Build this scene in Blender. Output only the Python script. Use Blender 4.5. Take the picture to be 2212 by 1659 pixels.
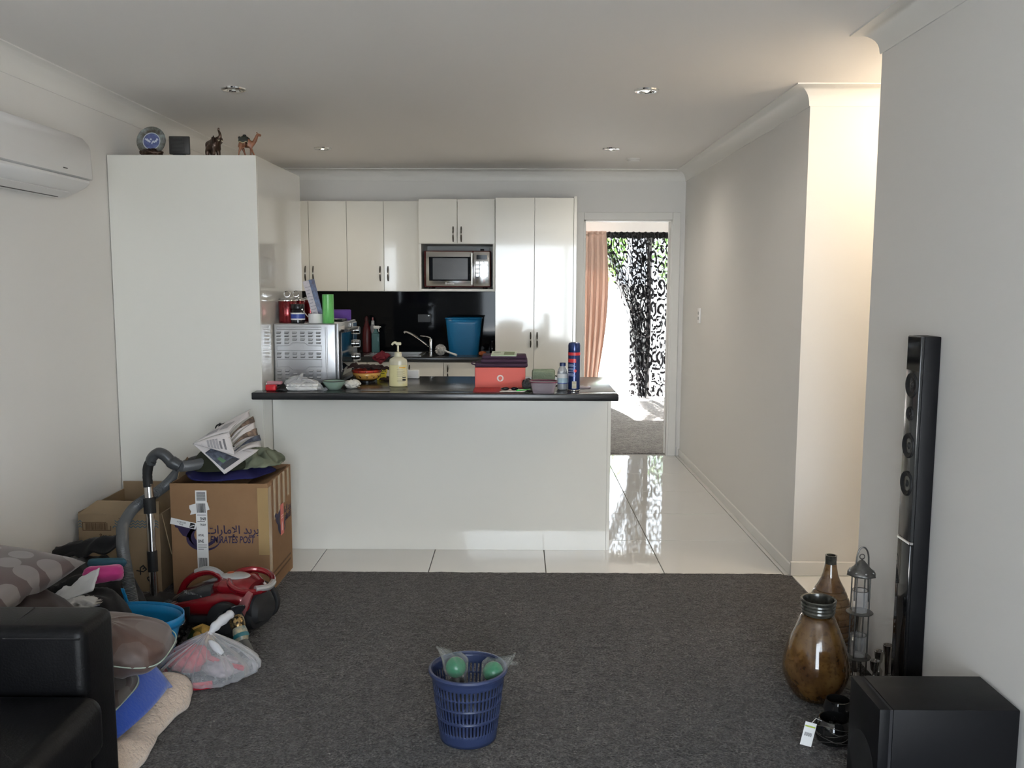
import bpy, bmesh, math, random
from math import pi, sin, cos, sqrt, atan2, radians
from mathutils import Vector, Matrix, noise as mnoise

# ---------------------------------------------------------------- camera, sky, sun, exposure
scene = bpy.context.scene
for o in list(bpy.data.objects):
    bpy.data.objects.remove(o, do_unlink=True)
COL = scene.collection

cam_data = bpy.data.cameras.new('camera')
cam_data.sensor_fit = 'HORIZONTAL'
cam_data.sensor_width = 36.0
cam_data.lens = 1912.0 / 2212.0 * 36.0
cam_data.clip_start = 0.05
cam_data.clip_end = 200
cam = bpy.data.objects.new('camera', cam_data)
COL.objects.link(cam)
cam.matrix_world = (Matrix.Translation((0, 0, 1.49)) @ Matrix.Rotation(radians(0.36), 4, 'Z')
                    @ Matrix.Rotation(radians(90 - 6.49), 4, 'X') @ Matrix.Rotation(radians(0.2), 4, 'Z'))
scene.camera = cam

world = bpy.data.worlds.new('daylight')
scene.world = world
world.use_nodes = True
_bg = world.node_tree.nodes['Background']
_bg.inputs[0].default_value = (0.80, 0.90, 1.0, 1)
_bg.inputs[1].default_value = 8.5

sun_data = bpy.data.lights.new('sun', 'SUN')
sun_data.energy = 110.0
sun_data.angle = radians(0.8)
sun_data.color = (1.0, 0.985, 0.965)
sun = bpy.data.objects.new('sun', sun_data)
COL.objects.link(sun)
sun.rotation_euler = (radians(-44), 0, radians(6))     # high sun beyond the bedroom, shining back into it

def portal(name, loc, rot, sx, sy):
    d = bpy.data.lights.new(name, 'AREA')
    d.shape = 'RECTANGLE'; d.size = sx; d.size_y = sy
    d.cycles.is_portal = True
    o = bpy.data.objects.new(name, d)
    COL.objects.link(o)
    o.location = loc; o.rotation_euler = rot
portal('garden_door_portal', (0.305, -1.72, 1.1), (radians(90), 0, radians(0)), 2.06, 2.2)
portal('bedroom_door_portal', (1.7, 11.48, 1.05), (radians(-90), 0, 0), 2.0, 2.1)

vs = scene.view_settings
vs.view_transform = 'Standard'
vs.look = 'None'
vs.gamma = 1.0
vs.exposure = 0.54
vs.use_curve_mapping = False
scene.cycles.use_denoising = True
scene.cycles.max_bounces = 8
scene.cycles.diffuse_bounces = 4
scene.cycles.use_adaptive_sampling = True
scene.cycles.adaptive_threshold = 0.07
scene.cycles.adaptive_min_samples = 16
scene.cycles.transparent_max_bounces = 24
scene.cycles.sample_clamp_indirect = 8.0

# ---------------------------------------------------------------- materials
MATS = {}
def mat(name, col=(0.8, 0.8, 0.8), rough=0.5, metal=0.0, spec=0.5, coat=0.0, trans=0.0, alpha=1.0,
        bump=None, mottle=None, sheen=0.0, ior=1.45, emit=None, sss=0.0):
    """bump=(scale, strength, distance); mottle=(scale, second colour, contrast)"""
    if name in MATS:
        return MATS[name]
    m = bpy.data.materials.new(name)
    m.use_nodes = True
    nt = m.node_tree
    b = nt.nodes['Principled BSDF']
    b.inputs['Base Color'].default_value = (*col, 1)
    b.inputs['Roughness'].default_value = rough
    b.inputs['Metallic'].default_value = metal
    b.inputs['Specular IOR Level'].default_value = spec
    b.inputs['Coat Weight'].default_value = coat
    b.inputs['Coat Roughness'].default_value = 0.05
    b.inputs['Transmission Weight'].default_value = trans
    b.inputs['Alpha'].default_value = alpha
    b.inputs['IOR'].default_value = ior
    b.inputs['Sheen Weight'].default_value = sheen
    if sss:
        b.inputs['Subsurface Weight'].default_value = sss
    if emit:
        b.inputs['Emission Color'].default_value = (*emit[0], 1)
        b.inputs['Emission Strength'].default_value = emit[1]
    if bump or mottle:
        tc = nt.nodes.new('ShaderNodeTexCoord')
    if mottle:
        n = nt.nodes.new('ShaderNodeTexNoise')
        n.inputs['Scale'].default_value = mottle[0]
        n.inputs['Detail'].default_value = 5
        n.inputs['Roughness'].default_value = 0.65
        nt.links.new(tc.outputs['Object'], n.inputs['Vector'])
        r = nt.nodes.new('ShaderNodeValToRGB')
        w = 0.25 * (1 - mottle[2]) + 0.02
        r.color_ramp.elements[0].position = 0.5 - w
        r.color_ramp.elements[0].color = (*mottle[1], 1)
        r.color_ramp.elements[1].position = 0.5 + w
        r.color_ramp.elements[1].color = (*col, 1)
        nt.links.new(n.outputs['Fac'], r.inputs['Fac'])
        nt.links.new(r.outputs['Color'], b.inputs['Base Color'])
    if bump:
        n2 = nt.nodes.new('ShaderNodeTexNoise')
        n2.inputs['Scale'].default_value = bump[0]
        n2.inputs['Detail'].default_value = 4
        nt.links.new(tc.outputs['Object'], n2.inputs['Vector'])
        bp = nt.nodes.new('ShaderNodeBump')
        bp.inputs['Strength'].default_value = bump[1]
        bp.inputs['Distance'].default_value = bump[2]
        nt.links.new(n2.outputs['Fac'], bp.inputs['Height'])
        nt.links.new(bp.outputs['Normal'], b.inputs['Normal'])
    MATS[name] = m
    return m

def film(name, col, fac, rough=0.15):
    """thin plastic film: part transparent, part milky and glossy"""
    if name in MATS:
        return MATS[name]
    m = bpy.data.materials.new(name)
    m.use_nodes = True
    nt = m.node_tree
    b = nt.nodes['Principled BSDF']
    b.inputs['Base Color'].default_value = (*col, 1)
    b.inputs['Roughness'].default_value = rough
    out = nt.nodes['Material Output']
    tr = nt.nodes.new('ShaderNodeBsdfTransparent')
    mx = nt.nodes.new('ShaderNodeMixShader')
    lw = nt.nodes.new('ShaderNodeLayerWeight')
    lw.inputs['Blend'].default_value = 0.35
    mp = nt.nodes.new('ShaderNodeMapRange')
    mp.inputs['To Min'].default_value = fac
    mp.inputs['To Max'].default_value = min(1.0, fac + 0.5)
    nt.links.new(lw.outputs['Facing'], mp.inputs['Value'])
    nt.links.new(mp.outputs['Result'], mx.inputs['Fac'])
    nt.links.new(tr.outputs[0], mx.inputs[1])
    nt.links.new(b.outputs[0], mx.inputs[2])
    nt.links.new(mx.outputs[0], out.inputs['Surface'])
    MATS[name] = m
    return m

# ---------------------------------------------------------------- mesh building
class MB:
    def __init__(s):
        s.v = []; s.f = []; s.mi = []; s.cur = 0
    def add(s, vs_, fs_):
        o = len(s.v)
        s.v += [tuple(p) for p in vs_]
        for f in fs_:
            s.f.append(tuple(i + o for i in f)); s.mi.append(s.cur)
        return s
    def box(s, x0, x1, y0, y1, z0, z1):
        return s.add([(x0, y0, z0), (x1, y0, z0), (x1, y1, z0), (x0, y1, z0), (x0, y0, z1), (x1, y0, z1), (x1, y1, z1), (x0, y1, z1)],
                     [(0, 3, 2, 1), (4, 5, 6, 7), (0, 1, 5, 4), (1, 2, 6, 5), (2, 3, 7, 6), (3, 0, 4, 7)])
    def rbox(s, x0, x1, y0, y1, z0, z1, r=0.005, seg=2):
        bm = bmesh.new()
        bmesh.ops.create_cube(bm, size=1)
        for v in bm.verts:
            v.co = ((x0 + x1) / 2 + v.co.x * (x1 - x0), (y0 + y1) / 2 + v.co.y * (y1 - y0), (z0 + z1) / 2 + v.co.z * (z1 - z0))
        bmesh.ops.bevel(bm, geom=list(bm.edges), offset=r, segments=seg, profile=0.5, affect='EDGES', clamp_overlap=True)
        return s.bm(bm)
    def bm(s, bm, M=None):
        bm.verts.index_update()
        s.add([(M @ v.co) if M else v.co for v in bm.verts], [[v.index for v in f.verts] for f in bm.faces])
        bm.free()
        return s
    def lathe(s, prof, seg=32, c=(0, 0, 0), M=None, cap0=True, cap1=True, fn=None):
        vs_ = []; n = len(prof)
        for i in range(seg):
            a = 2 * pi * i / seg
            for r, z in prof:
                k = fn(a, z) if fn else 1.0
                p = Vector((c[0] + r * k * cos(a), c[1] + r * k * sin(a), c[2] + z))
                vs_.append(M @ p if M else p)
        fs_ = []
        for i in range(seg):
            j = (i + 1) % seg
            for k in range(n - 1):
                fs_.append((i * n + k, j * n + k, j * n + k + 1, i * n + k + 1))
        if cap0 and prof[0][0] > 1e-6:
            fs_.append(tuple(i * n for i in reversed(range(seg))))
        if cap1 and prof[-1][0] > 1e-6:
            fs_.append(tuple(i * n + n - 1 for i in range(seg)))
        return s.add(vs_, fs_)
    def tube(s, pts, r, seg=8, caps=True, closed=False):
        P = [Vector(p) for p in pts]; n = len(P)
        R = r if isinstance(r, (list, tuple)) else [r] * n
        T = []
        for i in range(n):
            if closed:
                t = P[(i + 1) % n] - P[i - 1]
            else:
                t = P[min(i + 1, n - 1)] - P[max(i - 1, 0)]
            T.append(t.normalized() if t.length > 1e-9 else Vector((0, 0, 1)))
        u = T[0].orthogonal().normalized()
        vs_ = []
        for i in range(n):
            u = (u - T[i] * u.dot(T[i]))
            u = u.normalized() if u.length > 1e-6 else T[i].orthogonal().normalized()
            w = T[i].cross(u)
            for k in range(seg):
                a = 2 * pi * k / seg
                vs_.append(P[i] + (u * cos(a) + w * sin(a)) * R[i])
        fs_ = []
        m = n if closed else n - 1
        for i in range(m):
            j = (i + 1) % n
            for k in range(seg):
                l = (k + 1) % seg
                fs_.append((i * seg + k, i * seg + l, j * seg + l, j * seg + k))
        if caps and not closed:
            fs_.append(tuple(reversed(range(seg))))
            fs_.append(tuple((n - 1) * seg + k for k in range(seg)))
        return s.add(vs_, fs_)
    def grid(s, nu, nv, fn, cu=False, cv=False):
        vs_ = [fn(i / (nu if cu else nu - 1), j / (nv if cv else nv - 1)) for i in range(nu) for j in range(nv)]
        fs_ = []
        for i in range(nu if cu else nu - 1):
            for j in range(nv if cv else nv - 1):
                i2 = (i + 1) % nu; j2 = (j + 1) % nv
                fs_.append((i * nv + j, i2 * nv + j, i2 * nv + j2, i * nv + j2))
        return s.add(vs_, fs_)
    def prism(s, poly, t, M=None):
        """outline in local xz plane, thickness t along +y"""
        n = len(poly)
        vs_ = [Vector((x, 0, z)) for x, z in poly] + [Vector((x, t, z)) for x, z in poly]
        if M:
            vs_ = [M @ p for p in vs_]
        fs_ = [tuple(range(n)), tuple(reversed(range(n, 2 * n)))]
        fs_ += [(i, i + n, (i + 1) % n + n, (i + 1) % n) for i in range(n)]
        return s.add(vs_, fs_)
    def sphere(s, c, r, seg=16, rings=10, M=None):
        rr = r if isinstance(r, (list, tuple)) else (r, r, r)
        prof = [(sin(pi * k / rings), -cos(pi * k / rings)) for k in range(rings + 1)]
        prof[0] = (0.0, -1); prof[-1] = (0.0, 1)
        MM = Matrix.Translation(c) @ (M or Matrix.Identity(4)) @ Matrix.Diagonal((*rr, 1))
        return s.lathe(prof, seg, M=MM, cap0=False, cap1=False)
    def mesh(s, name, mats, smooth=False, auto=None):
        me = bpy.data.meshes.new(name)
        me.from_pydata(s.v, [], s.f)
        ml = mats if isinstance(mats, (list, tuple)) else [mats]
        for m in ml:
            me.materials.append(m)
        if len(ml) > 1:
            me.polygons.foreach_set('material_index', s.mi)
        bm = bmesh.new(); bm.from_mesh(me)
        bmesh.ops.remove_doubles(bm, verts=bm.verts, dist=1e-6)
        bmesh.ops.recalc_face_normals(bm, faces=bm.faces)
        bm.to_mesh(me); bm.free()
        if smooth:
            me.polygons.foreach_set('use_smooth', [True] * len(me.polygons))
            if auto:
                me.set_sharp_from_angle(angle=radians(auto))
        me.update()
        return me

def link(name, data, parent=None, loc=(0, 0, 0), rot=(0, 0, 0), sc=None):
    o = bpy.data.objects.new(name, data)
    COL.objects.link(o)
    o.location = loc; o.rotation_euler = rot
    if sc:
        o.scale = sc
    if parent:
        o.parent = parent
    return o
def part(name, mb, mats, parent=None, smooth=True, auto=35, loc=(0, 0, 0), rot=(0, 0, 0), solid=None, sub=0):
    o = link(name, mb.mesh(name, mats, smooth, auto), parent, loc, rot)
    if solid:
        md = o.modifiers.new('thickness', 'SOLIDIFY'); md.thickness = solid; md.offset = 0
    if sub:
        md = o.modifiers.new('smooth', 'SUBSURF'); md.levels = sub; md.render_levels = sub
    return o
def tag(o, label, cat, group=None):
    o['label'] = label; o['category'] = cat
    if group:
        o['group'] = group
    return o
def thing(name, label, cat, loc=(0, 0, 0), rz=0.0, group=None, rot=None):
    o = bpy.data.objects.new(name, None)
    o.empty_display_size = 0.05
    COL.objects.link(o)
    o.location = loc; o.rotation_euler = rot if rot else (0, 0, rz)
    return tag(o, label, cat, group)
def struct(name, mb, mats, smooth=False, label=None, auto=35):
    o = part(name, mb, mats, None, smooth, auto)
    o['kind'] = 'structure'
    if label:
        o['label'] = label
    return o
def text_mesh(txt, size, mt, name='lettering', ext=0.0002, shear=0.0, align='CENTER', bold=0.0, sx=1.0):
    cu = bpy.data.curves.new(name, 'FONT')
    cu.body = txt; cu.size = size; cu.extrude = ext; cu.shear = shear; cu.align_x = align; cu.align_y = 'CENTER'
    cu.offset = bold; cu.resolution_u = 3
    t = bpy.data.objects.new(name, cu)
    COL.objects.link(t)
    dg = bpy.context.evaluated_depsgraph_get()
    me = bpy.data.meshes.new_from_object(t.evaluated_get(dg))
    bpy.data.objects.remove(t, do_unlink=True)
    bpy.data.curves.remove(cu)
    me.name = name
    if sx != 1.0:
        for v in me.vertices:
            v.co.x *= sx
    me.materials.clear(); me.materials.append(mt)
    return me
def nz(x, y, z=0.0, s=1.0):
    return mnoise.noise(Vector((x * s, y * s, z * s)))
def fold(x, y, seed, s):
    """ridged cloth folds, about -1..1"""
    a = nz(x, y, seed, s)
    return 1 - 2 * abs(a) * 1.8
def arc(c, r, a0, a1, n, plane='xz'):
    out = []
    for i in range(n + 1):
        a = radians(a0 + (a1 - a0) * i / n)
        if plane == 'xz':
            out.append((c[0] + r * cos(a), c[1], c[2] + r * sin(a)))
        elif plane == 'xy':
            out.append((c[0] + r * cos(a), c[1] + r * sin(a), c[2]))
        else:
            out.append((c[0], c[1] + r * cos(a), c[2] + r * sin(a)))
    return out
def smooth_path(pts, n=8):
    """Catmull-Rom through the points"""
    P = [Vector(p) for p in pts]
    P = [P[0] * 2 - P[1]] + P + [P[-1] * 2 - P[-2]]
    out = []
    for i in range(1, len(P) - 2):
        for k in range(n):
            t = k / n
            a, b, c, d = P[i - 1], P[i], P[i + 1], P[i + 2]
            out.append(0.5 * ((2 * b) + (c - a) * t + (2 * a - 5 * b + 4 * c - d) * t * t + (3 * b - a - 3 * c + d) * t ** 3))
    out.append(P[-2])
    return out
# ---------------------------------------------------------------- setting
XL, XR, XH, YB, YC, YE, H = -2.13, 1.36, 1.415, 7.62, 4.43, 3.44, 2.44
M_wall = mat('wall_paint', (0.85, 0.828, 0.795), 0.55, spec=0.3, bump=(220, 0.06, 0.002))
M_ceil = mat('ceiling_paint', (0.90, 0.872, 0.845), 0.75, spec=0.2, bump=(260, 0.05, 0.002))
M_trim = mat('trim_paint', (0.86, 0.84, 0.80), 0.4, spec=0.4)
M_tile = mat('porcelain_tile', (0.80, 0.785, 0.755), 0.035, spec=0.75, bump=(7, 0.02, 0.01))
M_grout = mat('grout', (0.20, 0.19, 0.18), 0.9)
M_concrete = mat('patio_concrete', (0.66, 0.66, 0.65), 0.9, mottle=(3, (0.58, 0.56, 0.52), 0.3))

def carpet_mat(name, c1, c2, c3):
    m = mat(name, c1, 1.0, spec=0.05, sheen=0.25)
    nt = m.node_tree; b = nt.nodes['Principled BSDF']
    tc = nt.nodes.new('ShaderNodeTexCoord')
    def nse(scale, det):
        n = nt.nodes.new('ShaderNodeTexNoise'); n.inputs['Scale'].default_value = scale; n.inputs['Detail'].default_value = det
        nt.links.new(tc.outputs['Object'], n.inputs['Vector']); return n
    fine = nse(125, 3); mid = nse(30, 5); big = nse(2.4, 3)
    r = nt.nodes.new('ShaderNodeValToRGB')
    r.color_ramp.elements[0].position = 0.34; r.color_ramp.elements[0].color = (*c2, 1)
    r.color_ramp.elements[1].position = 0.68; r.color_ramp.elements[1].color = (*c3, 1)
    e = r.color_ramp.elements.new(0.5); e.color = (*c1, 1)
    nt.links.new(fine.outputs['Fac'], r.inputs['Fac'])
    def mulc(prev, n, lo, hi):
        mp = nt.nodes.new('ShaderNodeMapRange'); mp.inputs['From Min'].default_value = 0.3; mp.inputs['From Max'].default_value = 0.7
        mp.inputs['To Min'].default_value = lo; mp.inputs['To Max'].default_value = hi
        nt.links.new(n.outputs['Fac'], mp.inputs['Value'])
        mx = nt.nodes.new('ShaderNodeMix'); mx.data_type = 'RGBA'; mx.blend_type = 'MULTIPLY'; mx.inputs['Factor'].default_value = 1
        nt.links.new(prev, mx.inputs['A']); nt.links.new(mp.outputs['Result'], mx.inputs['B'])
        return mx.outputs['Result']
    c = mulc(mulc(r.outputs['Color'], mid, 0.62, 1.28), big, 0.88, 1.1)
    nt.links.new(c, b.inputs['Base Color'])
    mx = nt.nodes.new('ShaderNodeMath'); mx.operation = 'ADD'
    nt.links.new(fine.outputs['Fac'], mx.inputs[0]); nt.links.new(mid.outputs['Fac'], mx.inputs[1])
    bp = nt.nodes.new('ShaderNodeBump'); bp.inputs['Strength'].default_value = 0.9; bp.inputs['Distance'].default_value = 0.016
    nt.links.new(mx.outputs[0], bp.inputs['Height']); nt.links.new(bp.outputs['Normal'], b.inputs['Normal'])
    return m
M_carpet = carpet_mat('charcoal_carpet', (0.078, 0.072, 0.069), (0.030, 0.027, 0.026), (0.152, 0.143, 0.138))
M_carpet2 = carpet_mat('bedroom_carpet', (0.30, 0.28, 0.26), (0.18, 0.165, 0.155), (0.42, 0.40, 0.37))

# floors
struct('floor_slab', MB().box(-2.4, 4.4, -1.75, 11.6, -0.12, -0.012), M_grout)
def carpet_edge(x):
    return 4.432 + 0.006 * nz(x, 0.3, 0, 9) + 0.006 * nz(x, 7.3, 0, 40)
mb = MB()
xs = [XL + (XR - XL + 0.045) * i / 240 for i in range(241)]
def cy_end(x):
    e = carpet_edge(x)
    if x > 1.36:
        e = min(e, 4.432 - (x - 1.36) * 1.0)
    return e
top = [(x, cy_end(x), 0.006) for x in xs]; edge = [(x, cy_end(x) + 0.004, -0.012) for x in xs]
near = [(x, -1.7, 0.006) for x in xs]; n = len(xs)
mb.add(near + top + edge, [(i, i + 1, n + i + 1, n + i) for i in range(n - 1)] + [(n + i, n + i + 1, 2 * n + i + 1, 2 * n + i) for i in range(n - 1)])
struct('floor_carpet', mb, M_carpet)
struct('floor_bedroom_carpet', MB().box(-0.8, 3.4, YB + 0.05, 11.4, -0.012, 0.012), M_carpet2)

floor = struct('floor', MB().box(XL, 2.7, 3.30, YB + 0.06, -0.0121, -0.006), M_grout)
gx = [-2.13, -1.685, -1.07, -0.459, 0.152, 0.766, 1.38, 1.415]
gy = [4.434, 5.04, 5.655, 6.27, 6.885, 7.50, 7.68]
TILE = {}
def tile(x0, x1, y0, y1):
    g = 0.0025
    w, d = round(x1 - x0 - 2 * g, 4), round(y1 - y0 - 2 * g, 4)
    if (w, d) not in TILE:
        TILE[(w, d)] = MB().rbox(-w / 2, w / 2, -d / 2, d / 2, -0.010, 0, 0.0012, 1).mesh('tile', M_tile)
    link('tile', TILE[(w, d)], floor, ((x0 + x1) / 2, (y0 + y1) / 2, 0))
for i in range(len(gx) - 1):
    for j in range(len(gy) - 1):
        tile(gx[i], gx[i + 1], gy[j], gy[j + 1])
for x0, x1 in ((1.415, 1.994), (1.994, 2.6)):
    for y0, y1 in ((3.44, 3.82), (3.82, 4.43)):
        tile(x0, x1, y0, y1)

# walls
struct('wall_left', MB().box(XL - 0.12, XL, -1.7, YB + 0.1, 0, H), M_wall)
DX0, DX1, DZ = 0.55, 1.315, 2.035
mb = MB().box(XL, DX0, YB, YB + 0.1, 0, H).box(DX1, XH + 0.12, YB, YB + 0.1, 0, H).box(DX0, DX1, YB, YB + 0.1, DZ, H)
struct('wall_back', mb, M_wall)
struct('wall_right', MB().box(XR, XR + 0.11, -1.7, YE, 0, H), M_wall)
struct('wall_hall', MB().box(XH, XH + 0.12, YC, YB, 0, H).box(XH + 0.12, 2.7, YC, YC + 0.11, 0, H), M_wall)
struct('wall_entry', MB().box(XR + 0.11, 2.6, YE - 0.11, YE, 0, H).box(2.6, 2.7, YE - 0.11, YC, 0, H), M_wall)
mb = MB().box(XL - 0.12, -0.72, -1.8, -1.7, 0, H).box(1.33, XR + 0.11, -1.8, -1.7, 0, H).box(-0.72, 1.33, -1.8, -1.7, 2.2, H)
struct('wall_rear', mb, M_wall)
mb = MB().box(-0.8, -0.7, YB + 0.1, 11.4, 0, H).box(3.3, 3.4, YB + 0.1, 11.4, 0, H)
mb.box(-0.8, 0.72, 11.4, 11.5, 0, H).box(2.62, 3.4, 11.4, 11.5, 0, H).box(0.72, 2.62, 11.4, 11.5, 2.12, H).box(XH + 0.12, 3.4, YB, YB + 0.1, 0, H)
struct('wall_bedroom', mb, M_wall)
struct('ceiling', MB().box(-2.4, 4.4, -1.8, 11.5, H, H + 0.12), M_ceil)

# sliding door frame behind the camera and the one in the bedroom
M_alu = mat('white_aluminium', (0.75, 0.75, 0.74), 0.35, metal=0.2)
def slider(name, x0, x1, y, h, midx):
    m = MB().box(x0, x0 + 0.05, y - 0.05, y + 0.05, 0, h).box(x1 - 0.05, x1, y - 0.05, y + 0.05, 0, h)
    m.box(x0, x1, y - 0.05, y + 0.05, h - 0.05, h).box(x0, x1, y - 0.05, y + 0.05, 0, 0.03)
    m.box(midx - 0.03, midx + 0.03, y - 0.03, y + 0.03, 0.03, h - 0.05)
    return struct(name, m, M_alu)
slider('window_1', -0.72, 1.33, -1.75, 2.2, 0.85)
w2 = slider('window_2', 0.72, 2.62, 11.45, 2.12, 1.68)
part('pane', MB().box(1.71, 2.57, 11.448, 11.452, 0.03, 2.07), film('window_glass', (0.9, 0.95, 0.95), 0.04, 0.02), w2, smooth=False)

# cornice: one cove swept along the wall tops, mitred at the corners
prof = [(0.0, -0.092), (0.006, -0.092), (0.008, -0.084)]
for k in range(9):
    a = radians(180 - 90 * k / 8)
    prof.append((0.084 + 0.076 * cos(a), -0.084 + 0.076 * sin(a)))
prof += [(0.092, -0.006), (0.092, 0.0)]
path = [(XL, -1.7), (XL, YB), (XH, YB), (XH, YC), (2.6, YC), (2.6, YE), (XR, YE), (XR, -1.7)]
def cornice(pts, name):
    m = MB(); N = len(pts); pv = []
    P = [Vector(p) for p in pts]
    for i in range(N):
        d0 = (P[i] - P[i - 1]).normalized() if i else (P[1] - P[0]).normalized()
        d1 = (P[i + 1] - P[i]).normalized() if i < N - 1 else d0
        n0 = Vector((d0.y, -d0.x)); n1 = Vector((d1.y, -d1.x))     # room lies to the right of the path
        b = (n0 + n1); b = b / (b.length_squared / 2)
        for u, z in prof:
            q = P[i] + b * u
            pv.append((q.x, q.y, H + z))
    k = len(prof)
    m.add(pv, [(i * k + j, i * k + j + 1, (i + 1) * k + j + 1, (i + 1) * k + j) for i in range(N - 1) for j in range(k - 1)])
    return struct(name, m, M_trim, smooth=True, auto=28)
for i in range(1):
    cornice(path, 'trim_1')

# skirting
def skirt(name, x0, x1, y0, y1, h=0.075):
    struct(name, MB().rbox(x0, x1, y0, y1, 0.0, h, 0.003, 1), M_trim)
skirt('baseboard_column', XH - 0.01, 2.6, YC - 0.011, YC)
skirt('baseboard_hall', XH - 0.011, XH, YC - 0.01, YB, 0.06)
skirt('baseboard_back', 1.385, XH - 0.011, YB - 0.012, YB)
skirt('baseboard_left', XL, XL + 0.011, -1.7, 4.66)

# door frame (jambs, architrave) with hinges; the door itself stands open inside the bedroom
mb = MB()
mb.box(DX0, DX0 + 0.02, YB - 0.012, YB + 0.11, 0, DZ).box(DX1 - 0.02, DX1, YB - 0.012, YB + 0.11, 0, DZ).box(DX0, DX1, YB - 0.012, YB + 0.11, DZ - 0.02, DZ)
mb.rbox(DX0 - 0.055, DX0 + 0.008, YB - 0.018, YB, 0, DZ + 0.055, 0.004, 1).rbox(DX1 - 0.008, DX1 + 0.06, YB - 0.018, YB, 0, DZ + 0.055, 0.004, 1)
mb.rbox(DX0 + 0.008, DX1 - 0.008, YB - 0.018, YB, DZ - 0.008, DZ + 0.055, 0.004, 1)
mb.box(DX0 + 0.02, DX0 + 0.03, YB + 0.06, YB + 0.075, 0, DZ - 0.02).box(DX1 - 0.03, DX1 - 0.02, YB + 0.06, YB + 0.075, 0, DZ - 0.02)
door = struct('door_1', mb, M_trim)
M_steel = mat('brushed_steel', (0.62, 0.62, 0.61), 0.3, metal=1.0)
for z in (0.25, 1.07, 1.82):
    part('hinge', MB().box(-0.002, 0.001, -0.03, 0.0, -0.05, 0.05).tube([(0, -0.034, -0.052), (0, -0.034, 0.052)], 0.006, 8), M_steel, door, loc=(DX0 + 0.021, YB + 0.05, z))
leaf = part('door_leaf', MB().rbox(0, 0.035, 0, 0.73, 0.01, 2.0, 0.002, 1), M_trim, door, loc=(DX0 - 0.03, YB + 0.115, 0))
part('door_handle', MB().tube([(0.035, 0.66, 1.0), (0.075, 0.66, 1.0)], 0.009).tube([(0.075, 0.67, 1.0), (0.075, 0.55, 1.0)], 0.008), M_steel, leaf)

# ground and garden outside
struct('patio', MB().box(-6, 10, 11.5, 22, -0.14, -0.02).box(-6, 7, -14, -1.8, -0.14, -0.02), M_concrete)
# ---------------------------------------------------------------- garden seen through the bedroom
M_leaf = mat('hedge_leaf', (0.16, 0.30, 0.05), 0.6, mottle=(9, (0.07, 0.16, 0.02), 0.3))
M_bark = mat('bark', (0.20, 0.14, 0.09), 0.9)
M_fence = mat('fence_panel', (0.72, 0.70, 0.66), 0.7)
rnd = random.Random(5)
fence = thing('garden_fence', 'pale fence at the far edge of the sunny patio', 'fence', (1.6, 17.0, -0.02))
pal = MB().box(-0.148, 0.148, -0.01, 0.01, 0, 1.5).mesh('paling', M_fence)
for i in range(30):
    link('paling', pal, fence, (-4.5 + i * 0.303, 0, 0))
part('rail', MB().box(-4.65, 4.45, 0.01, 0.05, 0.3, 0.36).box(-4.65, 4.45, 0.01, 0.05, 1.15, 1.21), M_fence, fence, smooth=False)
def tree(x, y, h, r, label):
    t = thing('garden_tree', label, 'tree', (x, y, -0.02), group='trees behind the fence')
    part('trunk', MB().tube(smooth_path([(0, 0, 0), (0.05, 0.02, h * 0.3), (-0.04, 0.05, h * 0.6), (0.02, 0, h * 0.8)], 4), 0.07, 8), M_bark, t)
    m = MB()
    for k in range(2200):
        d = Vector((rnd.gauss(0, 1), rnd.gauss(0, 1), rnd.gauss(0, 1))).normalized() * r * (0.35 + 0.65 * rnd.random() ** 0.5)
        c = Vector((d.x, d.y, d.z * 0.85 + h * 0.75))
        a = Vector((rnd.gauss(0, 1), rnd.gauss(0, 1), rnd.gauss(0, 1))).normalized(); b = a.orthogonal().normalized()
        s_ = 0.05 + 0.05 * rnd.random()
        m.add([c - a * s_, c + b * s_ * 0.4, c + a * s_, c - b * s_ * 0.4], [(0, 1, 2, 3)])
    f = part('foliage', m, M_leaf, t, smooth=False); f['kind'] = 'stuff'
tree(1.0, 18.2, 2.9, 1.25, 'leafy green tree seen left of the tied black curtain')
tree(4.2, 19.2, 3.1, 1.4, 'leafy green tree seen through the right half of the black lace')
# ---------------------------------------------------------------- kitchen joinery
M_gloss = mat('white_gloss_laminate', (0.82, 0.80, 0.735), 0.14, spec=0.6, coat=0.8, bump=(60, 0.015, 0.002))
M_carc = mat('white_melamine', (0.76, 0.75, 0.70), 0.35)
M_dark = mat('dark_gap', (0.05, 0.05, 0.05), 0.8)
M_bench = mat('charcoal_laminate', (0.022, 0.023, 0.025), 0.22, spec=0.5, bump=(420, 0.05, 0.001))
M_glassblk = mat('black_glass', (0.005, 0.006, 0.008), 0.05, spec=0.2)
M_handle = mat('dark_nickel', (0.10, 0.095, 0.09), 0.25, metal=0.9)
M_chrome = mat('chrome', (0.80, 0.80, 0.80), 0.07, metal=1.0)
M_black = mat('black_plastic', (0.012, 0.012, 0.013), 0.3)
M_white = mat('white_plastic', (0.80, 0.80, 0.78), 0.35)

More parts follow.
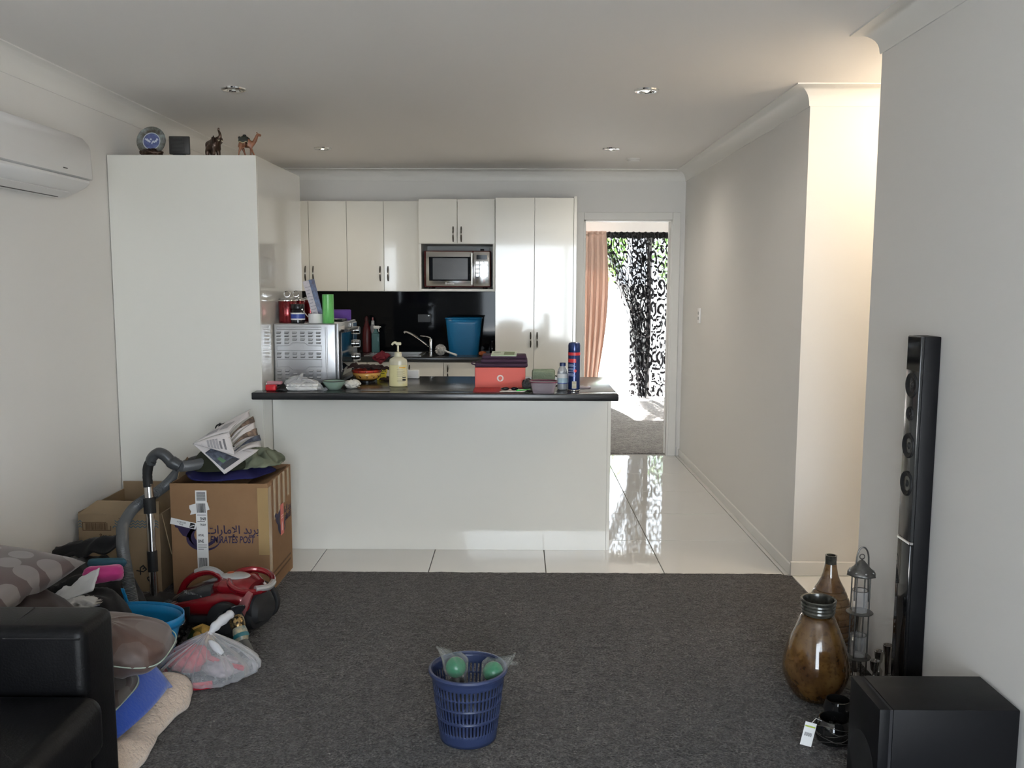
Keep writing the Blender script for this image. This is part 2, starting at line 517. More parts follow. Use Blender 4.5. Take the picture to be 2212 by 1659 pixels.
mb = MB()
for s in (-1, 1):
    pts = [(0, -0.014 - 0.006 * sin(pi * k / 8), s * (0.006 + 0.052 * k / 8)) for k in range(9)]
    pts = [(0, -0.020 + 0.016 * (k / 8) ** 2, s * (0.005 + 0.054 * k / 8)) for k in range(9)]
    mb.tube(pts, [0.0045 + 0.002 * sin(pi * k / 8) for k in range(9)], 8)
    mb.tube([(0, 0.001, s * 0.05), (0, -0.009, s * 0.05)], 0.004, 8)
HANDLE_ME = mb.mesh('handle', M_handle, True, 35)
HPIN_ME = MB().tube([(0, -0.020, -0.006), (0, -0.020, 0.006)], 0.0055, 8).mesh('handle_centre', M_chrome, True, 35)
def handle(door_, x, y, z):
    h = link('handle', HANDLE_ME, door_, (x, y, z))
    link('handle_centre', HPIN_ME, h)
def door_front(unit, x0, x1, y, z0, z1, hx=None, hz=None):
    g = 0.0017
    d = part('door', MB().rbox(x0 + g, x1 - g, y - 0.018, y, z0 + g, z1 - g, 0.0012, 1), M_gloss, unit, smooth=False)
    if hx is not None:
        handle(d, hx, y - 0.018, hz)
    return d
def unit(name, label, x0, x1, y0, y1, z0, z1, cat='cabinet', group=None):
    t = thing(name, label, cat, (0, 0, 0), group=group)
    t.location = ((x0 + x1) / 2, y0, z0)
    return t
class Off:            # helper: parts given in world numbers, stored relative to the thing
    pass
def wpart(name, mb, mats, t, **k):
    L = t.location
    mb.v = [(x - L.x, y - L.y, z - L.z) for x, y, z in mb.v]
    return part(name, mb, mats, t, **k)
def wdoor(t, x0, x1, y, z0, z1, hx=None, hz=None):
    L = t.location
    return door_front(t, x0 - L.x, x1 - L.x, y - L.y, z0 - L.z, z1 - L.z, None if hx is None else hx - L.x, None if hz is None else hz - L.z)

# tall enclosure standing against the left wall
t = unit('tall_enclosure', 'tall white gloss panel enclosure with ornaments standing on top', XL, -1.355, 4.66, 5.58, 0, 2.14)
wpart('front_panel', MB().rbox(-2.126, -1.355, 4.66, 4.678, 0.0, 2.142, 0.001, 1), M_gloss, t, smooth=False)
wpart('side_panel', MB().rbox(-1.373, -1.355, 4.679, 5.58, 0.0, 2.142, 0.001, 1), M_gloss, t, smooth=False)
wpart('top_panel', MB().box(-2.112, -1.374, 4.679, 5.58, 2.124, 2.142), M_carc, t, smooth=False)
wpart('back_panel', MB().box(-2.112, -1.374, 5.56, 5.579, 0.0, 2.123), M_carc, t, smooth=False)

# peninsula
t = unit('peninsula_base', 'white laminate back of the kitchen peninsula under the dark counter', -1.353, 0.515, 4.84, 5.36, 0, 0.88)
wpart('back_panel', MB().rbox(-1.353, 0.498, 4.84, 4.858, 0.0, 0.88, 0.001, 1), M_gloss, t, smooth=False)
wpart('end_panel', MB().rbox(0.499, 0.517, 4.842, 5.36, 0.0, 0.88, 0.001, 1), M_gloss, t, smooth=False)
wpart('carcass', MB().box(-1.352, 0.498, 4.859, 5.34, 0.1, 0.88), M_carc, t, smooth=False)
wt = tag(part('counter_worktop', MB().rbox(-1.387, 0.527, 4.565, 5.42, 0.882, 0.92, 0.006, 3), M_bench), 'long charcoal laminate breakfast counter strewn with household items', 'worktop')
# notch: the worktop runs past the corner of the tall enclosure
bm = bmesh.new(); bm.free()
me = MB().rbox(-1.387, 0.527, 4.565, 4.655, 0.882, 0.92, 0.006, 3).rbox(-1.350, 0.527, 4.64, 5.42, 0.882, 0.92, 0.006, 3).mesh('counter_worktop', M_bench, True, 35)
wt.data = me

# base units along the back wall
BZ = 0.905
bx_ = [-1.81, -1.505, -1.20, -0.895, -0.59, -0.285, -0.183]
names = ['white base cabinet in the left corner of the back bench', 'white base cabinet below the sink, behind the lotion bottle', 'white base cabinet below the blue bin on the back bench']
for k in range(3):
    x0, x1 = bx_[2 * k], bx_[2 * k + 2]
    t = unit('base_cabinet', names[k], x0, x1, 7.02, YB, 0, 0.86, group='base cabinets of the back bench')
    wpart('carcass', MB().box(x0 + 0.001, x1 - 0.001, 7.041, 7.59, 0.1, 0.735), M_carc, t, smooth=False)
    wpart('kickboard', MB().box(x0 + 0.001, x1 - 0.001, 7.08, 7.095, 0.0, 0.099), M_carc, t, smooth=False)
    xm = bx_[2 * k + 1]
    wdoor(t, x0, xm, 7.04, 0.1, 0.864, x0 + 0.033, 0.78)
    wdoor(t, xm, x1, 7.04, 0.1, 0.864, xm + 0.033, 0.78)
t = unit('base_cabinet', 'white corner base cabinet hidden behind the tall enclosure', -2.12, -1.81, 7.02, YB, 0, 0.86, group='base cabinets of the back bench')
wpart('carcass', MB().box(-2.12, -1.811, 7.03, 7.59, 0.0, 0.865), M_carc, t, smooth=False)

# back bench with a cut-out sink
SX0, SX1, SY0, SY1 = -1.22, -0.79, 7.10, 7.46
mb = MB().rbox(-2.125, -0.186, 7.0, SY0, BZ - 0.038, BZ, 0.005, 2).box(-2.125, -0.186, SY1, 7.595, BZ - 0.038, BZ)
mb.box(-2.125, SX0, SY0, SY1, BZ - 0.038, BZ).box(SX1, -0.186, SY0, SY1, BZ - 0.038, BZ)
bench = tag(part('bench_top', mb, M_bench), 'dark laminate bench top with the sink along the back wall', 'worktop')
sk = thing('kitchen_sink', 'stainless steel sink set into the back bench', 'sink', ((SX0 + SX1) / 2, (SY0 + SY1) / 2, BZ))
w, d = (SX1 - SX0) / 2, (SY1 - SY0) / 2
mb = MB().box(-w - 0.015, w + 0.015, -d - 0.015, -d + 0.012, 0.0005, 0.005).box(-w - 0.015, w + 0.015, d - 0.012, d + 0.015, 0.0005, 0.005)
mb.box(-w - 0.015, -w + 0.012, -d, d, 0.0005, 0.005).box(w - 0.012, w + 0.015, -d, d, 0.0005, 0.005)
part('rim', mb, M_steel, sk, smooth=False)
mb = MB().box(-w + 0.002, w - 0.002, -d + 0.002, d - 0.002, -0.16, -0.158)
for a in ((-w + 0.002, -w + 0.004, -d + 0.002, d - 0.002), (w - 0.004, w - 0.002, -d + 0.002, d - 0.002), (-w + 0.002, w - 0.002, -d + 0.002, -d + 0.004), (-w + 0.002, w - 0.002, d - 0.004, d - 0.002)):
    mb.box(*a, -0.158, 0.0)
part('basin', mb, M_steel, sk, smooth=False)
tp = thing('mixer_tap', 'chrome mixer tap with a long spout over the sink', 'tap', (-0.735, 7.5, BZ))
part('body', MB().lathe([(0.026, 0), (0.026, 0.006), (0.020, 0.010), (0.020, 0.105), (0.017, 0.118), (0.0, 0.120)], 20), M_chrome, tp)
part('spout', MB().tube(smooth_path([(-0.015, -0.01, 0.05), (-0.08, -0.03, 0.105), (-0.15, -0.06, 0.155), (-0.20, -0.08, 0.178), (-0.22, -0.09, 0.168)], 6), 0.010, 10), M_chrome, tp)
part('lever', MB().tube([(0.0, 0, 0.12), (-0.05, -0.015, 0.136), (-0.09, -0.025, 0.142)], [0.011, 0.007, 0.005], 8), M_chrome, tp)
sp = tag(part('splashback', MB().box(-2.125, -0.186, 7.597, 7.612, BZ + 0.001, 1.418), M_glassblk, smooth=False), 'glossy black glass splashback behind the bench', 'splashback')

# wall cupboards
for x0, xm, x1, lb in ((-2.01, -1.707, -1.397, 'white wall cupboard next to the tall enclosure, left of the pair'), (-1.397, -1.095, -0.793, 'white wall cupboard between its twin and the microwave niche')):
    t = unit('wall_cupboard', lb, x0, x1, 7.29, YB, 1.42, 2.15, group='upper cupboards over the bench')
    wpart('carcass', MB().box(x0 + 0.001, x1 - 0.001, 7.31, YB - 0.002, 1.42, 2.15), M_carc, t, smooth=False)
    wdoor(t, x0, xm, 7.309, 1.42, 2.15, xm - 0.032, 1.565)
    wdoor(t, xm, x1, 7.309, 1.42, 2.15, xm + 0.032, 1.565)
t = unit('microwave_cupboard', 'white wall cupboard with an open niche holding the microwave', -0.79, -0.183, 7.1, YB, 1.425, 2.15)
x0, x1 = -0.79, -0.183
mb = MB().box(x0, x0 + 0.018, 7.119, YB - 0.002, 1.425, 2.15).box(x1 - 0.018, x1, 7.119, YB - 0.002, 1.425, 2.15)
mb.box(x0 + 0.018, x1 - 0.018, 7.119, YB - 0.002, 1.425, 1.443).box(x0 + 0.018, x1 - 0.018, 7.14, YB - 0.002, 1.80, 1.818).box(x0 + 0.018, x1 - 0.018, 7.14, YB - 0.002, 2.132, 2.15)
mb.box(x0 + 0.018, x1 - 0.018, YB - 0.012, YB - 0.002, 1.443, 2.13)
wpart('carcass', mb, M_carc, t, smooth=False)
wdoor(t, x0, -0.483, 7.118, 1.80, 2.15, -0.483 - 0.032, 1.875)
wdoor(t, -0.483, x1, 7.118, 1.80, 2.15, -0.483 + 0.032, 1.875)
t = unit('pantry_cupboard', 'tall white two-door pantry cupboard beside the doorway', -0.18, 0.46, 7.02, YB, 0, 2.155)
wpart('carcass', MB().box(-0.179, 0.436, 7.041, YB - 0.002, 0.1, 2.152), M_carc, t, smooth=False)
wpart('end_panel', MB().box(0.4365, 0.458, 7.015, YB - 0.002, 0.0, 2.165), M_gloss, t, smooth=False)
wpart('kickboard', MB().box(-0.179, 0.436, 7.09, 7.11, 0.0, 0.1), M_carc, t, smooth=False)
wdoor(t, -0.18, 0.128, 7.04, 0.1, 2.155, 0.128 - 0.026, 1.045)
wdoor(t, 0.128, 0.436, 7.04, 0.1, 2.155, 0.128 + 0.026, 1.045)

# microwave
M_mwframe = mat('dark_red_metal', (0.10, 0.012, 0.014), 0.25, coat=0.4)
M_mwsteel = mat('polished_steel', (0.70, 0.70, 0.70), 0.16, metal=1.0)
mw = thing('microwave_oven', 'steel-fronted microwave oven with dark red casing in the cupboard niche', 'microwave', (-0.487, 7.16, 1.4435))
part('casing', MB().rbox(-0.268, 0.268, 0.0, 0.36, 0.012, 0.305, 0.008, 2), M_mwframe, mw)
for sx in (-0.22, 0.22):
    for sy in (0.04, 0.32):
        part('foot', MB().lathe([(0.014, 0), (0.012, 0.0125)], 12, (sx, sy, 0)), M_black, mw)
dr = part('door', MB().rbox(-0.250, 0.125, -0.022, -0.0005, 0.022, 0.297, 0.006, 2), M_mwsteel, mw)
part('window', MB().rbox(-0.225, 0.115, -0.0235, -0.0221, 0.065, 0.255, 0.0005, 1), M_glassblk, dr)
M_mesh = mat('microwave_mesh', (0.06, 0.063, 0.067), 0.22, spec=0.5, bump=(90, 0.15, 0.001))
part('mesh_screen', MB().box(-0.195, 0.085, -0.0242, -0.0236, 0.075, 0.245), M_mesh, dr, smooth=False)
part('handle', MB().tube([(0.118, -0.045, 0.035), (0.118, -0.045, 0.285)], 0.009, 10).tube([(0.118, -0.045, 0.05), (0.118, -0.02, 0.05)], 0.006).tube([(0.118, -0.045, 0.27), (0.118, -0.02, 0.27)], 0.006), M_chrome, dr)
pn = part('control_panel', MB().rbox(0.128, 0.262, -0.022, -0.0005, 0.022, 0.297, 0.006, 2), M_mwsteel, mw)
part('display', MB().box(0.155, 0.24, -0.0232, -0.0222, 0.235, 0.27), M_glassblk, pn, smooth=False)
for r_ in range(4):
    for c_ in range(3):
        part('button', MB().rbox(0.150 + c_ * 0.034, 0.176 + c_ * 0.034, -0.0238, -0.0222, 0.10 + r_ * 0.032, 0.122 + r_ * 0.032, 0.0006, 1), M_mwsteel, pn, smooth=False)
me = text_mesh('Breville', 0.024, M_white)
link('brand_lettering', me, dr, (-0.06, -0.0236, 0.044), (radians(90), 0, 0))
# white power socket and cord in the niche above the microwave
pk = thing('power_socket', 'white power socket with a black plug above the microwave', 'socket', (-0.30, YB - 0.0125, 1.765))
part('plate', MB().rbox(-0.058, 0.058, -0.009, 0, -0.024, 0.024, 0.003, 1), M_white, pk)
part('plug', MB().rbox(-0.02, 0.012, -0.035, -0.009, -0.014, 0.014, 0.004, 2).tube(smooth_path([(-0.004, -0.03, -0.01), (-0.004, -0.035, -0.035), (-0.01, -0.02, -0.06)], 4), 0.0035, 6), M_black, pk)

# light switch on the hall wall
M_vsil0 = mat('switch_grey', (0.42, 0.42, 0.41), 0.4)
sw = thing('light_switch', 'white double light switch on the hall wall', 'switch', (XH, 6.91, 1.245))
part('plate', MB().rbox(-0.010, 0, -0.037, 0.037, -0.058, 0.058, 0.003, 2), mat('switch_white', (0.93, 0.93, 0.92), 0.3), sw)
for z in (-0.02, 0.02):
    part('rocker', MB().rbox(-0.014, -0.010, -0.010, 0.010, z - 0.012, z + 0.012, 0.002, 1), M_vsil0, sw)

# ceiling lights
M_bulb = mat('lamp_glass', (0.75, 0.74, 0.70), 0.12, metal=0.85)
for (x, y), lb in (((-1.408, 4.50), 'round chrome downlight in the ceiling above the tall enclosure front'), ((0.632, 4.51), 'round chrome downlight in the ceiling nearest the hall column'),
                   ((-1.392, 6.43), 'small round downlight over the kitchen left of the ceiling pair'), ((0.655, 6.42), 'round downlight in the ceiling in front of the doorway')):
    t = thing('downlight', lb, 'light', (x, y, H), group='recessed ceiling downlights')
    part('trim_ring', MB().lathe([(0.030, -0.002), (0.036, -0.009), (0.050, -0.010), (0.060, -0.006), (0.062, 0.0)], 32, cap0=False, cap1=False), M_chrome, t)
    part('lamp_face', MB().lathe([(0.0, -0.006), (0.015, -0.0055), (0.030, -0.003)], 24, cap1=False), M_bulb, t)
    on = x > 0 or y > 5  # switched on to brighten kitchen and hall; core glow and spot light are added
    part('lamp_core', MB().lathe([(0.0, -0.012), (0.008, -0.010), (0.010, -0.0058)], 12, cap1=False), mat('lamp_added_glow', (0.9, 0.88, 0.8), 0.4, emit=((1.0, 0.90, 0.72), 6.0)) if on else M_white, t)
    if on:
        sd_ = bpy.data.lights.new('downlight_added_fill', 'SPOT'); sd_.energy = 18 if y > 5 else 9; sd_.color = (1.0, 0.92, 0.79); sd_.spot_size = radians(165); sd_.spot_blend = 1.0; sd_.shadow_soft_size = 0.04
        so_ = bpy.data.objects.new('downlight_added_fill', sd_); COL.objects.link(so_); so_.parent = t; so_.location = (0, 0, -0.02)
t = thing('smoke_alarm', 'small pale ceiling disc near the doorway', 'smoke alarm', (0.882, 6.93, H))
part('base', MB().lathe([(0.055, 0), (0.055, -0.008), (0.05, -0.012)], 28, cap1=False), M_trim, t)
part('cover', MB().lathe([(0.048, -0.0121), (0.044, -0.022), (0.0, -0.024)], 28), M_trim, t)

# warm lamp added out of view in the entry recess to light the column
t = thing('added_entry_lamp', 'added unseen oyster lamp in the entry recess, warming the column', 'light', (2.05, 3.93, H))
part('lamp_base', MB().lathe([(0.15, 0), (0.15, -0.02)], 28), M_white, t)
part('lamp_shade', MB().lathe([(0.14, -0.0201), (0.12, -0.06), (0.06, -0.085), (0.0, -0.09)], 28, cap0=False), mat('lamp_shade', (0.9, 0.85, 0.75), 0.4, emit=((1.0, 0.82, 0.55), 3.0)), t)
ld = bpy.data.lights.new('added_entry_fill', 'POINT'); ld.energy = 11; ld.color = (1.0, 0.85, 0.66); ld.shadow_soft_size = 0.1
lo = bpy.data.objects.new('added_entry_fill', ld); COL.objects.link(lo); lo.parent = t; lo.location = (0, 0, -0.16)

# air conditioner on the left wall
M_ac = mat('aircon_plastic', (0.80, 0.79, 0.78), 0.28)
ac = thing('air_conditioner', 'white split-system air conditioner high on the left wall', 'air conditioner', (XL, 3.70, 1.87))
def ac_slab(name, poly, y0, y1, m, r=0.0, rnd_end=0.0):
    b = MB(); n = len(poly)
    ys = [y0, y0 + 0.02, y1 - 0.05, y1 - 0.025, y1 - 0.008, y1]
    ins = [0.02, 0, 0, 0.008, 0.03, 0.055]
    cx = sum(p[0] for p in poly) / n; cz = sum(p[1] for p in poly) / n
    vs_ = []
    for y, k in zip(ys, ins):
        for x, z in poly:
            sx = x - k if x > 0.03 else x
            vs_.append((max(0.0, sx), y, z + (cz - z) * k * 0.8))
    fs_ = [(i * n + j, (i + 1) * n + j, (i + 1) * n + (j + 1) % n, i * n + (j + 1) % n) for i in range(len(ys) - 1) for j in range(n)]
    fs_ += [tuple(range(n)), tuple(reversed(range((len(ys) - 1) * n, len(ys) * n)))]
    b.add(vs_, fs_)
    return part(name, b, m, ac, auto=40)
body = [(0.001, 0.075), (0.185, 0.075)] + [(0.200 - 0.004 * k / 6, 0.08 + 0.13 * k / 6) for k in range(7)] + [(0.188, 0.235), (0.165, 0.262), (0.12, 0.278), (0.06, 0.285), (0.001, 0.285)]
ac_slab('casing', body, -0.45, 0.42, M_ac)
low = [(0.001, 0.0), (0.075, 0.0), (0.13, 0.022), (0.172, 0.045), (0.190, 0.062), (0.190, 0.073), (0.001, 0.073)]
ac_slab('lower_casing', low, -0.45, 0.41, M_ac)
n_ = Vector((0.022, 0, -0.055)).normalized()
fl = MB().add([(0.082, -0.40, 0.0015), (0.128, -0.40, 0.0195), (0.128, 0.30, 0.0195), (0.082, 0.30, 0.0015), (0.084, -0.40, -0.003), (0.130, -0.40, 0.015), (0.130, 0.30, 0.015), (0.084, 0.30, -0.003)],
              [(0, 1, 2, 3), (4, 7, 6, 5), (0, 4, 5, 1), (1, 5, 6, 2), (2, 6, 7, 3), (3, 7, 4, 0)])
part('louvre_flap', fl, M_ac, ac, smooth=False)
part('air_slot', MB().tube([(0.076, -0.40, -0.001), (0.076, 0.30, -0.001)], 0.005, 6), M_black, ac)
part('badge', MB().box(0.2001, 0.2013, 0.12, 0.155, 0.10, 0.104), M_handle, ac, smooth=False)
# ---------------------------------------------------------------- bedroom curtains
M_rod = mat('black_rod', (0.01, 0.01, 0.012), 0.4)
rod = tag(part('curtain_rod', MB().tube([(0.55, 11.30, 2.125), (2.75, 11.30, 2.125)], 0.010, 10).sphere((0.53, 11.30, 2.125), 0.022).sphere((2.77, 11.30, 2.125), 0.022)
               .tube([(0.6, 11.30, 2.125), (0.6, 11.40, 2.125)], 0.007).tube([(2.7, 11.30, 2.125), (2.7, 11.40, 2.125)], 0.007), M_rod), 'thin black curtain rod above the bedroom glass door', 'curtain rod')

def cloth_mat(name, col, trans):
    m = bpy.data.materials.new(name); m.use_nodes = True; nt = m.node_tree
    b = nt.nodes['Principled BSDF']; b.inputs['Base Color'].default_value = (*col, 1); b.inputs['Roughness'].default_value = 0.9
    tl = nt.nodes.new('ShaderNodeBsdfTranslucent'); tl.inputs['Color'].default_value = (*col, 1)
    mx = nt.nodes.new('ShaderNodeMixShader'); mx.inputs[0].default_value = trans
    nt.links.new(b.outputs[0], mx.inputs[1]); nt.links.new(tl.outputs[0], mx.inputs[2])
    nt.links.new(mx.outputs[0], nt.nodes['Material Output'].inputs['Surface'])
    return m
M_orange = cloth_mat('peach_drape', (0.56, 0.41, 0.335), 0.11)
def drape_fn(u, v):
    # v: top to bottom, u across
    w = 0.30 - 0.10 * v ** 1.2
    x = -0.19 + u * (w + 0.06 * sin(pi * v))
    ph = u * 2 * pi * 4.5
    y = 0.035 * sin(ph + 0.6 * sin(3 * v)) * (0.55 + 0.45 * v)
    return (x + 0.01 * sin(ph * 2 + 5 * v), y, 2.10 - 1.95 * v)
c = thing('orange_curtain', 'peach orange drape hanging at the left of the bedroom glass door', 'curtain', (0.98, 11.10, 0.0))
part('drape', MB().grid(90, 40, drape_fn), M_orange, c, auto=None, solid=0.002)
part('heading', MB().grid(90, 4, lambda u, v: (-0.19 + u * 0.30, 0.037 * sin(u * 2 * pi * 4.5) * 0.6, 2.135 - 0.04 * v)), M_orange, c, auto=None, solid=0.004)

# black lace curtain: sheer cloth with scroll pattern in black
def lace_mat():
    m = bpy.data.materials.new('black_scroll_lace'); m.use_nodes = True; nt = m.node_tree
    L = nt.links; N = nt.nodes.new
    b = nt.nodes['Principled BSDF']; b.inputs['Base Color'].default_value = (0.012, 0.011, 0.014, 1); b.inputs['Roughness'].default_value = 0.8
    uv = N('ShaderNodeUVMap'); uv.uv_map = 'cloth'
    ns = N('ShaderNodeTexNoise'); ns.inputs['Scale'].default_value = 5.0; ns.inputs['Detail'].default_value = 2
    L.new(uv.outputs[0], ns.inputs['Vector'])
    sub = N('ShaderNodeVectorMath'); sub.operation = 'SUBTRACT'; sub.inputs[1].default_value = (0.5, 0.5, 0.5)
    L.new(ns.outputs['Color'], sub.inputs[0])
    sc = N('ShaderNodeVectorMath'); sc.operation = 'SCALE'; sc.inputs['Scale'].default_value = 0.09
    L.new(sub.outputs[0], sc.inputs[0])
    ad = N('ShaderNodeVectorMath'); ad.operation = 'ADD'
    L.new(uv.outputs[0], ad.inputs[0]); L.new(sc.outputs[0], ad.inputs[1])
    def scroll(scale, off, turns, width):
        mp = N('ShaderNodeMapping'); mp.inputs['Location'].default_value = (off, off * 0.7, 0); mp.inputs['Scale'].default_value = (scale, scale, 1)
        L.new(ad.outputs[0], mp.inputs['Vector'])
        vo = N('ShaderNodeTexVoronoi'); vo.voronoi_dimensions = '2D'; vo.inputs['Scale'].default_value = 1.0; vo.inputs['Randomness'].default_value = 0.55
        L.new(mp.outputs[0], vo.inputs['Vector'])
        d = N('ShaderNodeVectorMath'); d.operation = 'SUBTRACT'
        L.new(mp.outputs[0], d.inputs[0]); L.new(vo.outputs['Position'], d.inputs[1])
        sp_ = N('ShaderNodeSeparateXYZ'); L.new(d.outputs[0], sp_.inputs[0])
        at = N('ShaderNodeMath'); at.operation = 'ARCTAN2'; L.new(sp_.outputs['Y'], at.inputs[0]); L.new(sp_.outputs['X'], at.inputs[1])
        an = N('ShaderNodeMath'); an.operation = 'MULTIPLY'; an.inputs[1].default_value = 1 / (2 * pi); L.new(at.outputs[0], an.inputs[0])
        rr = N('ShaderNodeMath'); rr.operation = 'MULTIPLY'; rr.inputs[1].default_value = turns; L.new(vo.outputs['Distance'], rr.inputs[0])
        su = N('ShaderNodeMath'); su.operation = 'ADD'; L.new(an.outputs[0], su.inputs[0]); L.new(rr.outputs[0], su.inputs[1])
        fr = N('ShaderNodeMath'); fr.operation = 'FRACT'; L.new(su.outputs[0], fr.inputs[0])
        lt = N('ShaderNodeMath'); lt.operation = 'LESS_THAN'; lt.inputs[1].default_value = width; L.new(fr.outputs[0], lt.inputs[0])
        return lt
    a1 = scroll(4.6, 0.0, 2.6, 0.40); a2 = scroll(11.0, 3.3, 2.2, 0.30)
    lf = N('ShaderNodeTexVoronoi'); lf.voronoi_dimensions = '2D'; lf.inputs['Scale'].default_value = 16; L.new(ad.outputs[0], lf.inputs['Vector'])
    l2 = N('ShaderNodeMath'); l2.operation = 'LESS_THAN'; l2.inputs[1].default_value = 0.22; L.new(lf.outputs['Distance'], l2.inputs[0])
    mx1 = N('ShaderNodeMath'); mx1.operation = 'MAXIMUM'; L.new(a1.outputs[0], mx1.inputs[0]); L.new(l2.outputs[0], mx1.inputs[1])
    mu = N('ShaderNodeMath'); mu.operation = 'MULTIPLY'; L.new(a2.outputs[0], mu.inputs[0]); L.new(a1.outputs[0], mu.inputs[1])
    fac = N('ShaderNodeMapRange'); fac.inputs['To Min'].default_value = 0.62; fac.inputs['To Max'].default_value = 1.0
    L.new(mx1.outputs[0], fac.inputs['Value'])
    tr = N('ShaderNodeBsdfTransparent'); mix = N('ShaderNodeMixShader')
    L.new(fac.outputs[0], mix.inputs[0]); L.new(tr.outputs[0], mix.inputs[1]); L.new(b.outputs[0], mix.inputs[2])
    L.new(mix.outputs[0], nt.nodes['Material Output'].inputs['Surface'])
    return m
M_lace = lace_mat()
def uv_set(o, nu, nv, w, h):
    me = o.data
    ly = me.uv_layers.new(name='cloth')
    # vertex order of the grid is kept by remove_doubles when there are no doubles
    for l in me.loops:
        i, j = divmod(l.vertex_index, nv)
        ly.data[l.index].uv = (i / (nu - 1) * w, (1 - j / (nv - 1)) * h)
lc = thing('lace_curtain', 'sheer black lace curtain with scroll pattern, its left half swept aside', 'curtain', (1.5, 11.22, 0.0))
NU, NV = 150, 90
def right_fn(u, v):
    x = -0.08 + u * 0.62
    ph = u * 2 * pi * 6
    return (x + 0.012 * sin(2 * ph), 0.030 * sin(ph) + 0.012 * sin(ph * 1.7 + 2 * v), 2.10 - 2.04 * v)
o = part('straight_panel', MB().grid(NU, NV, right_fn), M_lace, lc, auto=None); uv_set(o, NU, NV, 1.5, 2.05)
def left_fn(u, v):
    # hangs from a wide top, gathered toward the right as it falls
    x0 = -0.52; x1 = 0.12
    g = min(1.0, v / 0.62); g = g * g * (3 - 2 * g)
    left = x0 + (0.50 if v < 0.62 else 0.50) * (0.62 * min(1, v / 0.62) ** 0.9 + 0.38 * g)
    left += 0.055 * max(0.0, v - 0.62) / 0.38
    right = x1 + 0.06 * sin(v * 3)
    x = left + (right - left) * u
    ph = u * 2 * pi * 7
    amp = 0.022 + 0.02 * g
    return (x, amp * sin(ph + 1.5 * v) + 0.02 * sin(ph * 0.37 + 4 * v) - 0.03, 2.10 - 2.04 * v - 0.03 * (1 - u) * sin(pi * v))
o = part('swept_panel', MB().grid(NU, NV, left_fn), M_lace, lc, auto=None); uv_set(o, NU, NV, 1.35, 2.05)
def gather_fn(u, v):
    # rope-like bunch running diagonally
    x = -0.47 + 0.50 * v ** 0.8 + (u - 0.5) * (0.07 + 0.10 * v)
    return (x, -0.06 + 0.02 * sin(u * 2 * pi * 3), 2.06 - 1.05 * v)
o = part('gathered_fold', MB().grid(40, 60, gather_fn), M_lace, lc, auto=None); uv_set(o, 40, 60, 0.9, 1.2)
def tail_fn(u, v):
    x = -0.04 + 0.09 * v + (u - 0.5) * (0.17 - 0.05 * v) + 0.03 * sin(2 * v)
    return (x, -0.07 + 0.02 * sin(u * 2 * pi * 3), 1.03 - 0.98 * v)
o = part('gathered_tail', MB().grid(40, 60, tail_fn), M_lace, lc, auto=None); uv_set(o, 40, 60, 0.9, 1.2)
M_head = mat('black_curtain_heading', (0.008, 0.008, 0.009), 0.9)
part('heading', MB().grid(160, 6, lambda u, v: (-0.53 + u * 1.08, 0.02 * sin(u * 2 * pi * 22), 2.13 + 0.008 * sin(u * 90) - 0.075 * v)), M_head, lc, auto=None, solid=0.003)
# ---------------------------------------------------------------- things on the counter
CZ = 0.9203
M_silver = mat('silver_sheet', (0.50, 0.51, 0.53), 0.32, metal=0.75)
M_silver2 = mat('silver_louvre', (0.30, 0.31, 0.33), 0.30, metal=0.8)
M_smoked = mat('smoked_door_glass', (0.010, 0.022, 0.030), 0.05, spec=0.8)
M_paper = mat('white_paper', (0.82, 0.81, 0.79), 0.7)
M_ink = mat('black_ink', (0.015, 0.015, 0.018), 0.6)

# toaster oven, vented side toward the room, door facing right
ov = thing('toaster_oven', 'silver bench-top oven with vented side, standing at the left end of the counter', 'oven', (-1.178, 4.885, CZ), 0.0)
W2, D, HT = 0.172, 0.52, 0.345
part('casing', MB().rbox(-W2, W2, 0, D, 0.014, HT, 0.008, 3), M_silver, ov)
for sx in (-0.14, 0.14):
    for sy in (0.05, D - 0.05):
        part('foot', MB().lathe([(0.016, 0), (0.014, 0.0145)], 14, (sx, sy, 0)), M_black, ov)
mb = MB()
for k in range(7):
    pass
lv = MB().add([(-0.013, -0.0005, -0.005), (0.011, -0.0005, -0.005), (0.015, -0.0005, 0.005), (-0.013, -0.0005, 0.005), (-0.011, -0.0045, -0.003), (0.009, -0.0045, -0.003), (0.011, -0.002, 0.004), (-0.011, -0.002, 0.004)],
              [(4, 5, 6, 7), (0, 1, 5, 4), (1, 2, 6, 5), (2, 3, 7, 6), (3, 0, 4, 7)]).add([(-0.012, -0.0047, -0.0032), (0.011, -0.0047, -0.0032), (0.009, -0.0008, -0.0058), (-0.012, -0.0008, -0.0058)], [(0, 1, 2, 3)])
lv.mi = [0] * 5 + [1]
LV = lv.mesh('vent_louvre', [M_silver, M_black])
rows = [(0.295, 6), (0.276, 6), (0.257, 6), (0.238, 4), (0.180, 6), (0.161, 6), (0.084, 4), (0.065, 6), (0.046, 6)]
cols = [-0.132, -0.088, -0.044, 0.0, 0.044, 0.088]
for z, n in rows:
    for i, x in enumerate(cols):
        if n == 4 and i in (2, 3):
            continue
        link('vent_louvre', LV, ov, (x - 0.012, 0, z))
def emboss(pts):
    return MB().tube([(x, -0.0006, z) for x, z in pts], 0.0016, 6, closed=True)
part('pressed_rib', emboss([(-0.155, 0.312), (0.093, 0.312), (0.093, 0.325), (-0.155, 0.325)]), M_silver, ov)
part('pressed_rib', emboss([(-0.155, 0.196), (0.093, 0.196), (0.093, 0.222), (0.02, 0.222), (0.0, 0.238), (-0.07, 0.238), (-0.09, 0.222), (-0.155, 0.222)]), M_silver, ov)
